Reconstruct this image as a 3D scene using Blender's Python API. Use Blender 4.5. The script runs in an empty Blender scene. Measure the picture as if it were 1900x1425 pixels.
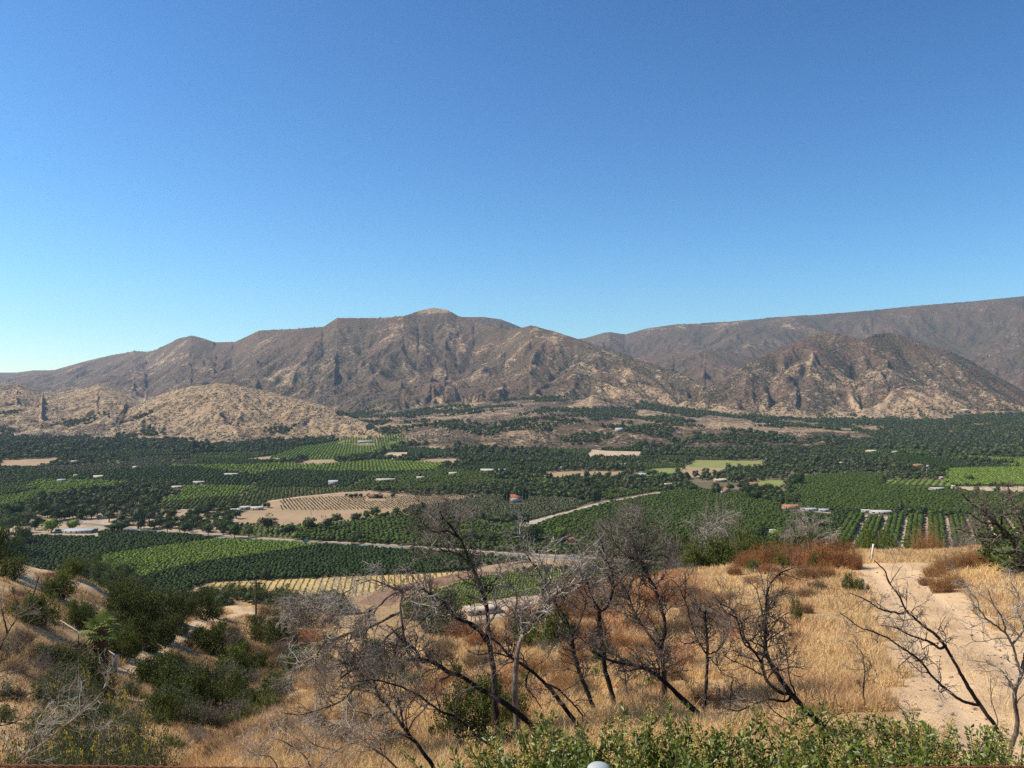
import bpy, math
import numpy as np
from math import radians as R, sin, cos, pi

# ------------------------------------------------------------------ camera, sky, sun, exposure
SC = bpy.context.scene
COL = SC.collection
F = 1581.0            # focal length in pixels of a 1900 px wide frame
EYE = 115.0           # eye height above the valley floor (m)
HOR = 740.0           # image row of the horizon
SUN_AZ, SUN_EL = -87.0, 45.0

cam = bpy.data.objects.new('camera', bpy.data.cameras.new('camera'))
COL.objects.link(cam)
cam.location = (0, 0, EYE)
cam.rotation_euler = (R(90), 0, 0)
cam.data.sensor_width = 36.0
cam.data.lens = 36.0 * F / 1900.0
cam.data.shift_y = (HOR - 712.5) / 1900.0
cam.data.clip_start = 0.1
cam.data.clip_end = 60000
SC.camera = cam

world = bpy.data.worlds.new("World")
SC.world = world
world.use_nodes = True
_n = world.node_tree
sky = _n.nodes.new('ShaderNodeTexSky')
sky.sky_type = 'NISHITA'
sky.sun_disc = False
sky.sun_elevation = R(SUN_EL)
sky.sun_rotation = R(SUN_AZ)
sky.altitude = 300
sky.air_density = 1.0
sky.dust_density = 0.3
sky.ozone_density = 6.0
_s = _n.nodes.new('ShaderNodeSeparateColor'); _c = _n.nodes.new('ShaderNodeCombineColor')       # clear dry air: deep blue overhead
_n.links.new(sky.outputs[0], _s.inputs[0])
for _k, (_p, _m) in enumerate(((1.80, 0.43), (1.53, 0.645), (1.37, 0.745))):
    _a = _n.nodes.new('ShaderNodeMath'); _a.operation = 'POWER'; _a.inputs[1].default_value = _p
    _b = _n.nodes.new('ShaderNodeMath'); _b.operation = 'MULTIPLY'; _b.inputs[1].default_value = _m
    _n.links.new(_s.outputs[_k], _a.inputs[0]); _n.links.new(_a.outputs[0], _b.inputs[0]); _n.links.new(_b.outputs[0], _c.inputs[_k])
_n.links.new(_c.outputs[0], _n.nodes['Background'].inputs[0])
_n.nodes['Background'].inputs[1].default_value = 0.080

sun = bpy.data.objects.new('sun', bpy.data.lights.new('sun', 'SUN'))
COL.objects.link(sun)
sun.data.energy = 5.0
sun.data.angle = R(0.53)
sun.data.color = (1.0, 0.91, 0.77)
sun.rotation_euler = (R(90 - SUN_EL), 0, R(180 - SUN_AZ) )
SC.view_settings.view_transform = 'Standard'
SC.view_settings.look = 'None'
SC.view_settings.exposure = 0.5
SC.view_settings.gamma = 1.0
SC.cycles.max_bounces = 6
SC.cycles.diffuse_bounces = 3
SC.cycles.transparent_max_bounces = 8
SC.cycles.volume_bounces = 0
SC.cycles.use_denoising = False

# ------------------------------------------------------------------ helpers
def W(px, py, D):
    """world point seen at pixel (px,py) of the 1900x1425 photo, D metres ahead"""
    return np.array([(px - 950.0) / F * D, D, EYE - (py - HOR) / F * D])

def hsh(ix, iy, seed):
    h = (ix.astype(np.int64) * 374761393 + iy.astype(np.int64) * 668265263 + seed * 974634777) & 0xffffffff
    h = ((h ^ (h >> 13)) * 1274126177) & 0xffffffff
    h = ((h ^ (h >> 15)) * 2246822519) & 0xffffffff
    h = h ^ (h >> 14)
    return (h & 0xffffff) / float(0x1000000)

def vnoise(x, y, seed=0):
    ix = np.floor(x); iy = np.floor(y)
    fx = x - ix; fy = y - iy
    fx = fx * fx * (3 - 2 * fx); fy = fy * fy * (3 - 2 * fy)
    a = hsh(ix, iy, seed); b = hsh(ix + 1, iy, seed)
    c = hsh(ix, iy + 1, seed); d = hsh(ix + 1, iy + 1, seed)
    return (a * (1 - fx) + b * fx) * (1 - fy) + (c * (1 - fx) + d * fx) * fy

def fbm(x, y, seed=0, o=4):
    s = 0; a = 0.5; t = 0
    for i in range(o):
        s = s + a * vnoise(x, y, seed + i * 17); t += a
        x, y = x * 1.73 + y * 0.9 + 7.3, y * 1.73 - x * 0.9 - 3.1
        a *= 0.5
    return s / t            # 0..1

def smooth(a, b, x):
    t = np.clip((x - a) / (b - a), 0, 1)
    return t * t * (3 - 2 * t)

class MB:
    """collects polygons (all of one size per batch) for ONE mesh object"""
    def __init__(s):
        s.v = []; s.f = []; s.n = 0; s.c = []; s.mi = []
    def add(s, v, f, col=None, mi=0):
        v = np.asarray(v, float).reshape(-1, 3); f = np.asarray(f, np.int64)
        s.f.append(f + s.n); s.v.append(v); s.n += len(v)
        s.mi.append(np.full(len(f), mi, np.int32))
        if col is not None: s.c.append(np.broadcast_to(np.asarray(col, float), (len(v), 3)))
        else: s.c.append(np.ones((len(v), 3)))
        return s
    def mesh(s, name, mats, smooth_=False, col=False):
        V = np.concatenate(s.v)
        me = bpy.data.meshes.new(name)
        me.vertices.add(len(V)); me.vertices.foreach_set('co', V.astype(np.float32).ravel())
        lv = np.concatenate([f.ravel() for f in s.f]); tot = np.concatenate([np.full(len(f), f.shape[1]) for f in s.f])
        me.loops.add(len(lv)); me.loops.foreach_set('vertex_index', lv.astype(np.int32))
        st = np.concatenate([[0], np.cumsum(tot)[:-1]])
        me.polygons.add(len(tot)); me.polygons.foreach_set('loop_start', st.astype(np.int32))
        me.polygons.foreach_set('material_index', np.concatenate(s.mi))
        if smooth_: me.polygons.foreach_set('use_smooth', np.ones(len(tot), bool))
        for m in (mats if isinstance(mats, (list, tuple)) else [mats]): me.materials.append(m)
        if col:
            a = me.attributes.new('col', 'FLOAT_COLOR', 'POINT')
            C = np.concatenate(s.c); a.data.foreach_set('color', np.c_[C, np.ones(len(C))].astype(np.float32).ravel())
        me.update(); me.validate()
        return me
    def obj(s, name, mats, parent=None, **k):
        o = bpy.data.objects.new(name, s.mesh(name, mats, **k)); COL.objects.link(o); o.parent = parent
        return o
    def box(s, x0, x1, y0, y1, z0, z1, mi=0, col=None):
        v = [(x, y, z) for z in (z0, z1) for (x, y) in ((x0, y0), (x1, y0), (x1, y1), (x0, y1))]
        return s.add(v, [(3, 2, 1, 0), (4, 5, 6, 7), (0, 1, 5, 4), (1, 2, 6, 5), (2, 3, 7, 6), (3, 0, 4, 7)], col, mi)

def tag(o, label=None, cat=None, group=None, kind=None):
    if label: o['label'] = label
    if cat: o['category'] = cat
    if group: o['group'] = group
    if kind: o['kind'] = kind
    return o

def empty(name, loc, rz=0.0, label=None, cat=None, group=None):
    o = bpy.data.objects.new(name, None); COL.objects.link(o)
    o.location = tuple(float(q) for q in loc); o.rotation_euler = (0, 0, rz)
    return tag(o, label, cat, group)

KIDS = {}
def adopt(p, *ch):
    for c in ch: c.parent = p; KIDS.setdefault(p.name, []).append(c)
def dup(root, loc, rz, scl, label=None, group=None):
    r = root.copy(); COL.objects.link(r)
    r.location = tuple(float(q) for q in loc); r.rotation_euler = (0, 0, rz); r.scale = scl if hasattr(scl, '__len__') else (scl,) * 3
    if label: r['label'] = label
    if group: r['group'] = group
    for ch in KIDS.get(root.name, []):
        c = ch.copy(); COL.objects.link(c); c.parent = r
    return r

# ------------------------------------------------------------------ shapes
def tubes(P, r0, r1, sides=3):
    """P (N,K,3) paths -> verts, quads; radius r0 -> r1 (N,) along each"""
    P = np.asarray(P, float); N, K, _ = P.shape
    T = np.gradient(P, axis=1); T /= np.linalg.norm(T, axis=2, keepdims=True) + 1e-9
    ref = np.where(np.abs(T[..., 2:3]) < 0.9, np.array([0, 0, 1.0]), np.array([1.0, 0, 0]))
    A = np.cross(T, ref); A /= np.linalg.norm(A, axis=2, keepdims=True) + 1e-9
    B = np.cross(T, A)
    if np.ndim(r0) == 2: rr = r0[:, :, None, None]
    else:
        k = np.linspace(0, 1, K)[None, :]
        rr = (np.asarray(r0)[:, None] * (1 - k) + np.asarray(r1)[:, None] * k)[:, :, None, None]
    an = np.arange(sides) * 2 * pi / sides
    ring = A[:, :, None, :] * np.cos(an)[None, None, :, None] + B[:, :, None, :] * np.sin(an)[None, None, :, None]
    V = P[:, :, None, :] + ring * rr
    idx = np.arange(N * K * sides).reshape(N, K, sides)
    a = idx[:, :-1, :]; b = np.roll(a, -1, axis=2); c = idx[:, 1:, :]; d = np.roll(c, -1, axis=2)
    return V.reshape(-1, 3), np.stack([a, b, d, c], -1).reshape(-1, 4)

def walk(rng, S, Dr, L, K, wander, bias=(0, 0, 0)):
    N = len(S); out = np.zeros((N, K, 3)); out[:, 0] = S
    d = Dr / (np.linalg.norm(Dr, axis=1, keepdims=True) + 1e-9); st = (np.asarray(L) / (K - 1))[:, None]
    for k in range(1, K):
        d = d + rng.normal(0, wander, (N, 3)) + np.array(bias) * 0.1
        d /= np.linalg.norm(d, axis=1, keepdims=True)
        out[:, k] = out[:, k - 1] + d * st
    return out

def leaves(rng, C, L, Wd, up=0.3, out=None, fold=False):
    """rhombic leaves centred at C (N,3)"""
    N = len(C); L = np.broadcast_to(L, (N,)) * rng.uniform(.7, 1.25, N); Wd = np.broadcast_to(Wd, (N,)) * rng.uniform(.75, 1.2, N)
    a = rng.normal(0, 1, (N, 3)); a[:, 2] += up
    if out is not None: a = a * 0.6 + out
    a /= np.linalg.norm(a, axis=1, keepdims=True)
    b = rng.normal(0, 1, (N, 3)); b -= a * (a * b).sum(1, keepdims=True); b /= np.linalg.norm(b, axis=1, keepdims=True)
    n = np.cross(a, b)
    p0 = C - a * L[:, None] / 2; p1 = C + a * L[:, None] / 2
    s = b * Wd[:, None] / 2
    if not fold:
        V = np.stack([p0, C + s, p1, C - s], 1)
        return V.reshape(-1, 3), np.arange(N * 4).reshape(N, 4)
    up_ = n * (Wd * 0.28)[:, None]
    V = np.stack([p0, C + s + up_, p1, C - s + up_], 1).reshape(-1, 3)
    i = np.arange(N)[:, None] * 4
    return V, np.concatenate([i + np.array([[0, 1, 2]]), i + np.array([[0, 2, 3]])])

def ico(r=1.0, sub=1):
    t = (1 + 5 ** .5) / 2
    v = [(-1, t, 0), (1, t, 0), (-1, -t, 0), (1, -t, 0), (0, -1, t), (0, 1, t), (0, -1, -t), (0, 1, -t), (t, 0, -1), (t, 0, 1), (-t, 0, -1), (-t, 0, 1)]
    v = [np.array(q, float) / np.linalg.norm(q) for q in v]
    f = [(0, 11, 5), (0, 5, 1), (0, 1, 7), (0, 7, 10), (0, 10, 11), (1, 5, 9), (5, 11, 4), (11, 10, 2), (10, 7, 6), (7, 1, 8), (3, 9, 4), (3, 4, 2), (3, 2, 6), (3, 6, 8), (3, 8, 9), (4, 9, 5), (2, 4, 11), (6, 2, 10), (8, 6, 7), (9, 8, 1)]
    for _ in range(sub):
        c = {}; nf = []
        def mid(a, b):
            k = (min(a, b), max(a, b))
            if k not in c:
                m = v[a] + v[b]; v.append(m / np.linalg.norm(m)); c[k] = len(v) - 1
            return c[k]
        for a, b, d in f:
            x, y, z = mid(a, b), mid(b, d), mid(d, a)
            nf += [(a, x, z), (b, y, x), (d, z, y), (x, y, z)]
        f = nf
    return np.array(v) * r, np.array(f)

# ------------------------------------------------------------------ materials
def nodes(name):
    m = bpy.data.materials.new(name); m.use_nodes = True
    nt = m.node_tree; b = nt.nodes['Principled BSDF']
    b.inputs['Roughness'].default_value = 0.9
    b.inputs['Specular IOR Level'].default_value = 0.15
    return m, nt, nt.nodes, nt.links, b

def mix(nt, a, b, fac, mode='MIX'):
    x = nt.nodes.new('ShaderNodeMix'); x.data_type = 'RGBA'; x.blend_type = mode
    for s, q in ((x.inputs[0], fac), (x.inputs[6], a), (x.inputs[7], b)):
        if isinstance(q, (int, float)): s.default_value = q
        elif isinstance(q, tuple): s.default_value = (*q, 1)
        else: nt.links.new(q, s)
    return x.outputs[2]

def mth(nt, op, a, b=0.0, c=None):
    x = nt.nodes.new('ShaderNodeMath'); x.operation = op
    for s, q in zip(x.inputs, (a, b, c)):
        if q is None: continue
        if isinstance(q, (int, float)): s.default_value = q
        else: nt.links.new(q, s)
    return x.outputs[0]

def ramp(nt, src, lo, hi):
    x = nt.nodes.new('ShaderNodeMapRange'); x.interpolation_type = 'SMOOTHSTEP'
    nt.links.new(src, x.inputs[0]); x.inputs[1].default_value = lo; x.inputs[2].default_value = hi
    return x.outputs[0]

def noise(nt, scale, detail=4, rough=0.55, dist=0.0, vec=None, kind='noise', stretch=None):
    if vec is None:
        g = nt.nodes.new('ShaderNodeNewGeometry'); vec = g.outputs['Position']
    if stretch:
        mp = nt.nodes.new('ShaderNodeMapping'); mp.inputs['Scale'].default_value = stretch
        nt.links.new(vec, mp.inputs[0]); vec = mp.outputs[0]
    if kind == 'noise':
        x = nt.nodes.new('ShaderNodeTexNoise'); x.inputs['Detail'].default_value = detail
        x.inputs['Roughness'].default_value = rough; x.inputs['Distortion'].default_value = dist
        o = x.outputs[0]
    else:
        x = nt.nodes.new('ShaderNodeTexVoronoi'); o = x.outputs['Distance']
    x.inputs['Scale'].default_value = scale
    nt.links.new(vec, x.inputs['Vector'])
    return o

def attr(nt, name, kind='Fac'):
    a = nt.nodes.new('ShaderNodeAttribute'); a.attribute_name = name
    return a.outputs[kind]

def bump(nt, b, h, dist, strength=1.0):
    x = nt.nodes.new('ShaderNodeBump'); x.inputs['Distance'].default_value = dist; x.inputs['Strength'].default_value = strength
    nt.links.new(h, x.inputs['Height']); nt.links.new(x.outputs[0], b.inputs['Normal'])

def mat_plain(name, c, c2=None, scale=3.0, rough=0.85, metal=0.0, spec=0.2, bmp=0.0):
    m, nt, N, L, b = nodes(name)
    c2 = c2 or tuple(q * 0.65 for q in c)
    n = ramp(nt, noise(nt, scale, 5), 0.35, 0.65)
    L.new(mix(nt, c, c2, n), b.inputs['Base Color'])
    b.inputs['Roughness'].default_value = rough; b.inputs['Metallic'].default_value = metal; b.inputs['Specular IOR Level'].default_value = spec
    if bmp: bump(nt, b, noise(nt, scale * 3, 4), bmp)
    return m

def mat_leaf(name, a, b_, rnd=True, trans=0.25, rough=0.7, spec=0.08, a2=None):
    """leaf: colour varies leaf by leaf and plant by plant"""
    m, nt, N, L, b = nodes(name)
    g = N.new('ShaderNodeNewGeometry')
    c = mix(nt, a, b_, g.outputs['Random Per Island'])
    if rnd:
        oi = N.new('ShaderNodeObjectInfo')
        c = mix(nt, c, a2 or tuple(q * 0.55 for q in a), mth(nt, 'MULTIPLY', oi.outputs['Random'], 0.7))
    L.new(c, b.inputs['Base Color']); b.inputs['Roughness'].default_value = rough; b.inputs['Specular IOR Level'].default_value = spec
    if trans:
        t = N.new('ShaderNodeBsdfTranslucent'); L.new(mix(nt, c, (1.0, 1.0, 0.3), 0.12, 'MULTIPLY'), t.inputs[0])
        x = N.new('ShaderNodeMixShader'); x.inputs[0].default_value = trans
        L.new(b.outputs[0], x.inputs[1]); L.new(t.outputs[0], x.inputs[2]); L.new(x.outputs[0], N['Material Output'].inputs[0])
    return m

def mat_bark(name, dark, pale, lo=0.45, hi=0.65, scale=6):
    m, nt, N, L, b = nodes(name)
    n = ramp(nt, noise(nt, scale, 5, 0.65, stretch=(1, 1, 0.35)), lo, hi)
    L.new(mix(nt, dark, pale, n), b.inputs['Base Color'])
    bump(nt, b, noise(nt, scale * 8, 3, stretch=(1, 1, 0.3)), 0.02)
    return m
# ------------------------------------------------------------------ terrain height
# near hillside: for image columns, (distance m, image row) of the ground
NEAR = {
 -700: [(8,1700),(20,1480),(40,1330),(60,1220),(80,1120),(100,1070),(130,1060),(160,1080),(300,1260),(450,1215)],
    0: [(8,1640),(14,1520),(22,1425),(38,1300),(52,1200),(70,1100),(82,1062),(92,1036),(110,1060),(160,1130),(300,1260),(450,1215)],
  150: [(8,1640),(14,1530),(24,1425),(36,1335),(50,1280),(60,1248),(70,1200),(82,1135),(95,1092),(104,1070),(125,1095),(160,1150),(300,1270),(450,1220)],
  300: [(8,1600),(13,1500),(20,1425),(32,1360),(52,1290),(68,1255),(75,1235),(85,1195),(105,1155),(125,1115),(145,1125),(170,1145),(250,1215),(320,1310),(450,1215)],
  450: [(8,1520),(11,1430),(15,1360),(17,1345),(24,1420),(32,1420),(50,1345),(70,1275),(95,1215),(130,1165),(150,1142),(175,1120),(200,1130),(230,1165),(330,1310),(450,1215)],
  600: [(8,1500),(11,1425),(15,1350),(19,1295),(23,1272),(32,1310),(45,1310),(70,1245),(110,1192),(150,1162),(190,1150),(230,1165),(330,1310),(450,1215)],
  750: [(8,1490),(11,1425),(17,1315),(25,1232),(32,1195),(42,1200),(70,1215),(110,1195),(160,1185),(250,1215),(350,1290),(440,1215)],
  900: [(8,1480),(10,1425),(15,1330),(22,1245),(30,1190),(38,1163),(55,1200),(90,1250),(200,1270),(350,1290),(430,1210)],
 1050: [(8,1470),(9.5,1425),(14,1335),(22,1230),(30,1160),(38,1112),(45,1086),(58,1120),(90,1210),(200,1300),(350,1300),(440,1210)],
 1200: [(8,1460),(9,1425),(13,1335),(21,1222),(32,1140),(40,1092),(48,1066),(65,1100),(110,1200),(200,1270),(350,1290),(440,1210)],
 1400: [(8,1450),(9,1425),(12.5,1340),(20,1212),(32,1115),(42,1068),(52,1036),(66,1058),(110,1150),(200,1250),(350,1290),(440,1210)],
 1600: [(8,1450),(9,1425),(11.5,1345),(20,1210),(33,1105),(46,1052),(60,1021),(75,1045),(110,1110),(200,1240),(350,1290),(440,1210)],
 1750: [(8,1455),(9,1425),(11.5,1345),(20,1210),(33,1105),(46,1048),(62,1016),(78,1040),(110,1100),(200,1230),(350,1290),(440,1210)],
 1900: [(8,1460),(9.5,1420),(12,1345),(20,1205),(28,1125),(36,1072),(48,1030),(60,1002),(75,1020),(110,1080),(200,1200),(350,1290),(440,1210)],
 2700: [(8,1480),(12,1360),(20,1230),(28,1140),(36,1085),(48,1030),(60,1000),(80,1000),(110,1040),(200,1160),(350,1290),(440,1210)],
}
_GX = np.linspace(-700, 2700, 340); _GD = np.exp(np.linspace(np.log(1.0), np.log(560), 240))
def _near_table():
    xs = sorted(NEAR); cols = []
    for x in xs:
        D = np.array([d for d, y in NEAR[x]], float); z = EYE - (np.array([y for d, y in NEAR[x]]) - HOR) / F * D
        D = np.r_[1.0, 3.0, D, 470, 560]; z = np.r_[EYE - 1.75, EYE - 2.1, z, -12, -40]
        cols.append(np.interp(np.log(_GD), np.log(D), z))
    cols = np.array(cols)
    T = np.array([np.interp(_GX, xs, cols[:, j]) for j in range(len(_GD))]).T
    for ax, w in ((0, 9), (1, 3)):
        k = np.exp(-np.linspace(-2, 2, 2 * w + 1) ** 2); k /= k.sum()
        pad = [(w, w) if a == ax else (0, 0) for a in (0, 1)]
        Tp = np.pad(T, pad, mode='edge')
        T = sum(k[i] * (Tp[i:i + T.shape[0], :] if ax == 0 else Tp[:, i:i + T.shape[1]]) for i in range(2 * w + 1))
    return T
_NT = _near_table()
def bil(T, gx, gy):
    i = np.clip(gx.astype(int), 0, T.shape[0] - 2); j = np.clip(gy.astype(int), 0, T.shape[1] - 2)
    a = np.clip(gx - i, 0, 1); b = np.clip(gy - j, 0, 1)
    return (T[i, j] * (1 - a) + T[i + 1, j] * a) * (1 - b) + (T[i, j + 1] * (1 - a) + T[i + 1, j + 1] * a) * b
def near_z(X, Y):
    Yd = np.maximum(Y, 8.0); x = 950 + F * X / Yd
    gx = (x + 700) / 3400 * 339; D = np.clip(Y, 1.0, 559)
    gy = np.log(D) / np.log(560) * 239
    z = bil(_NT, gx, gy)
    a = smooth(4, 40, Y) * 0.5 + smooth(40, 120, Y) * 1.6
    z = z + a * (fbm(X / 7, Y / 7, 3, 4) - 0.5) + smooth(60, 140, Y) * 2.2 * (fbm(X / 24, Y / 24, 5, 3) - .5)
    return z - np.maximum(Y - 470, 0) * 0.5

# mountain layers: crest (x,row,D), foot distance (x,Db), foot height, steepness power, [tan, green, erosion amp, erosion wavelength]
LAY = [
 dict(n='main', c=[(-900,760,9000),(-400,722,8800),(0,697,8500),(60,690,8300),(100,686,8200),(150,672,8000),(200,660,7800),(250,651,7400),(272,653,7300),(290,648,7100),(330,628,6700),(355,622,6500),(380,628,6450),(400,635,6400),(435,634,6300),(480,613,6000),(550,610,5800),(600,606,5700),(625,590,5700),(700,590,5700),(750,586,5750),(775,577,6000),(805,571,6100),(830,575,6050),(850,586,6000),(880,594,5900),(940,612,5500),(970,607,5250),(985,603,5200),(1020,612,5100),(1070,628,4900),(1120,645,4750),(1170,660,4600),(1230,680,4400),(1280,700,4200),(1310,718,4100),(1340,738,4000),(1400,790,3900),(1500,900,3900)],
      b=[(-700,6000),(0,5200),(200,4600),(400,4100),(600,3700),(750,3600),(900,3300),(1100,3200),(1300,3400),(1500,3400)], zb=50, p=1.05, a=(.36,.12,47,430)),
 dict(n='twin', c=[(1100,800,3700),(1230,772,3800),(1290,737,3900),(1320,714,4000),(1360,692,4100),(1400,669,4250),(1440,650,4400),(1480,630,4550),(1520,618,4600),(1550,616,4600),(1580,624,4550),(1600,629,4500),(1620,620,4550),(1650,616,4600),(1680,625,4600),(1720,638,4550),(1760,650,4500),(1800,668,4400),(1850,698,4300),(1900,725,4200),(2000,770,4100),(2100,830,4000)],
      b=[(1100,3400),(1400,3350),(1600,3350),(1900,3400)], zb=22, p=1.05, a=(.54,.05,38,340)),
 dict(n='tan', c=[(170,800,3000),(230,765,3000),(270,744,3000),(300,731,3000),(350,717,2950),(400,711,2950),(450,716,2900),(500,726,2900),(560,742,2800),(600,752,2750),(650,773,2650),(700,792,2600),(760,815,2550),(800,850,2500)],
      b=[(170,2450),(400,2200),(600,2250),(760,2350)], zb=0, p=0.8, a=(.74,.12,26,210)),
 dict(n='tanl', c=[(-900,740,3800),(-300,720,3800),(0,713,3700),(35,711,3700),(80,728,3650),(110,728,3600),(140,722,3600),(185,712,3600),(215,722,3600),(260,745,3500),(330,765,3400),(420,800,3300)],
      b=[(-900,2600),(0,2550),(200,2480),(400,2500)], zb=0, p=0.95, a=(.64,.15,26,230)),
 dict(n='mesa', c=[(640,830,2500),(700,808,2450),(760,796,2400),(850,782,2350),(900,790,2350),(950,783,2350),(1030,777,2350),(1100,788,2300),(1200,791,2300),(1300,794,2300),(1400,799,2300),(1480,812,2300),(1560,845,2300)],
      b=[(640,2150),(800,1960),(1100,1900),(1400,1920),(1560,2050)], zb=0, p=0.85, a=(.38,.35,20,230)),
 dict(n='bench', c=[(480,830,3700),(560,800,3700),(620,775,3700),(700,765,3700),(800,752,3650),(900,745,3500),(1000,739,3500),(1100,741,3500),(1200,750,3500),(1300,762,3500),(1400,770,3500),(1500,785,3500),(1600,810,3500)],
      b=[(480,2600),(700,2500),(1500,2450)], zb=20, p=1.0, a=(.40,.4,12,240)),
 dict(n='ramp', c=[(1250,800,3450),(1400,782,3450),(1600,776,3450),(1900,772,3450),(2900,768,3450)],
      b=[(1300,2300),(2900,2300)], zb=-2, p=1.0, a=(.5,.75,3,200)),
 dict(n='far', c=[(700,680,8800),(900,650,8800),(1085,627,8700),(1120,617,8600),(1135,616,8600),(1160,620,8600),(1200,609,8600),(1250,602,8600),(1300,600,8500),(1350,597,8500),(1420,590,8500),(1500,585,8500),(1560,580,8400),(1620,575,8400),(1700,567,8300),(1800,559,8200),(1900,549,8200),(2100,541,8200),(2900,540,8200)],
      b=[(700,6000),(2900,5800)], zb=150, p=0.9, a=(.33,.25,50,620)),
 dict(n='mid', c=[(1080,720,6300),(1150,684,6300),(1200,664,6300),(1250,653,6300),(1310,646,6300),(1350,651,6300),(1400,664,6200),(1460,685,6200),(1560,740,6200)],
      b=[(1080,4700),(1560,4700)], zb=120, p=1.0, a=(.22,.15,50,600)),
 dict(n='midr', c=[(1600,760,6500),(1740,700,6500),(1800,676,6500),(1850,655,6500),(1900,642,6500),(2100,610,6500),(2900,600,6500)],
      b=[(1600,4900),(2900,4900)], zb=120, p=1.0, a=(.25,.1,50,600)),
 dict(n='back', c=[(760,650,7200),(840,594,7200),(860,588,7200),(900,588,7200),(930,592,7200),(960,604,7200),(1000,625,7200),(1100,680,7200)],
      b=[(760,6300),(1100,6300)], zb=450, p=1.0, a=(.2,.15,30,500)),
 dict(n='farl', c=[(-900,700,10800),(-200,690,10800),(30,691,10800),(60,687,10800),(100,687,10800),(160,700,10800),(250,740,10800)],
      b=[(-900,9300),(250,9300)], zb=200, p=1.0, a=(.3,.2,30,800)),
]
# canyons: layer -> list of ([(t, image column)], half width m, depth m)
GUL = {
 'main': [([(0,748),(.25,768),(.45,795),(.6,778),(.78,762)], 190, 130), ([(.42,795),(.6,850),(.8,885),(.95,890)], 150, 90),
          ([(.05,560),(.5,600),(.9,648)], 120, 60), ([(.15,470),(.55,505),(.9,545)], 120, 55), ([(.0,895),(.3,905),(.6,945),(.9,962)], 130, 80),
          ([(.1,1085),(.5,1075),(.9,1045)], 90, 50), ([(.1,1180),(.6,1170),(.9,1140)], 80, 38), ([(.1,1010),(.4,1020),(.8,1010)], 70, 35), ([(.2,395),(.6,410),(.95,418)], 170, 80), ([(.2,250),(.9,290)], 160, 70),
          ([(.3,690),(.6,690),(.9,700)], 90, 45), ([(0.05,1270),(.6,1245),(.9,1215)], 60, 30), ([(.0,660),(.3,650),(.55,668)], 90, 40)],
 'twin': [([(.15,1600),(.5,1590),(.8,1593),(1.0,1600)], 75, 80), ([(.05,1425),(.5,1436),(.9,1440)], 55, 48), ([(.1,1745),(.6,1705),(.9,1690)], 60, 40),
          ([(.1,1510),(.5,1530),(.7,1545)], 50, 30), ([(.1,1820),(.6,1790)], 60, 36), ([(.1,1660),(.5,1650)], 45, 26), ([(.1,1350),(.8,1360)], 45, 26)],
 'far':  [([(.2,1280),(.9,1300)], 200, 90), ([(.3,1180),(.9,1185)], 160, 90), ([(.2,1500),(.9,1560)], 220, 90), ([(.2,1760),(.9,1800)], 220, 110), ([(.2,1640),(.8,1660)], 180, 70)],
 'tan':  [([(.1,360),(.7,372)], 40, 24), ([(.1,470),(.7,450)], 40, 22), ([(.1,545),(.7,540)], 35, 20), ([(.1,300),(.8,310)], 40, 20)],
}
for q in LAY:
    c = np.array(q['c'], float); q['cx'], q['cy'], q['cd'] = c.T
    q['cz'] = EYE - (q['cy'] - HOR) / F * q['cd']
    b = np.array(q['b'], float); q['bx'], q['bd'] = b.T

def layer(q, X, Y):
    x = 950 + F * X / Y
    Dc = np.interp(x, q['cx'], q['cd']); zc = np.interp(x, q['cx'], q['cz']); Db = np.interp(x, q['bx'], q['bd'])
    lw = q['a'][3]
    xo = np.maximum(np.maximum(q['cx'][0] - x, x - q['cx'][-1]), 0)
    zc = zc - xo / F * Y * 0.6
    Db = Db + (fbm(X / lw * 0.8, Y / lw * 0.3, 51, 3) - .5) * (Dc - Db) * 0.55
    t = (Y - Db) / (Dc - Db)
    tc = np.clip(t, 0, 1)
    z = q['zb'] - xo / F * Y * 0.5 + (zc - q['zb']) * (tc ** q['p'])
    for pts, w, dep in GUL.get(q['n'], []):
        ts = [a for a, _ in pts]; gx = np.interp(tc, ts, [b for _, b in pts])
        gx = gx + 14 * (fbm(tc * 5 + pts[0][1], tc * 0 + 3.3, 9, 2) - .5)
        d = np.abs(x - gx) / F * Y; w = w * (1.9 - .1 * (q['n'] == 'main')); dep = dep * .8
        fade = smooth(ts[0] - .12, ts[0] + .08, t) * (1 - smooth(ts[-1] - .3, ts[-1] + .08, t))
        z = z - dep * np.exp(-(d / w) ** 2) * fade
        z = z + dep * 0.35 * np.exp(-((d - 1.9 * w) / w) ** 2) * fade * (1 - tc)
    if q['n'] not in ('ramp',):
        z = np.where(t < 0, q['zb'] - xo / F * Y * 0.5 - (Db - Y) * 0.35, z)
    else:
        z = np.where(t < 0, -5, z)
    z = np.where(t > 1, zc - (Y - Dc) * (0.4 if q['n'] != 'ramp' else 0.02) * smooth(0, 150, Y - Dc), z)
    am = (1 - 0.78 * smooth(0.72, 0.97, tc)) * smooth(-.08, .3, t) * np.where(t > 1, 1 - 0.78 * (1 - smooth(1.0, 1.25, t)), 1)
    if q['n'] in ('tan', 'tanl', 'mesa'):
        am = am * 0.9
    return z, am, t

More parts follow.
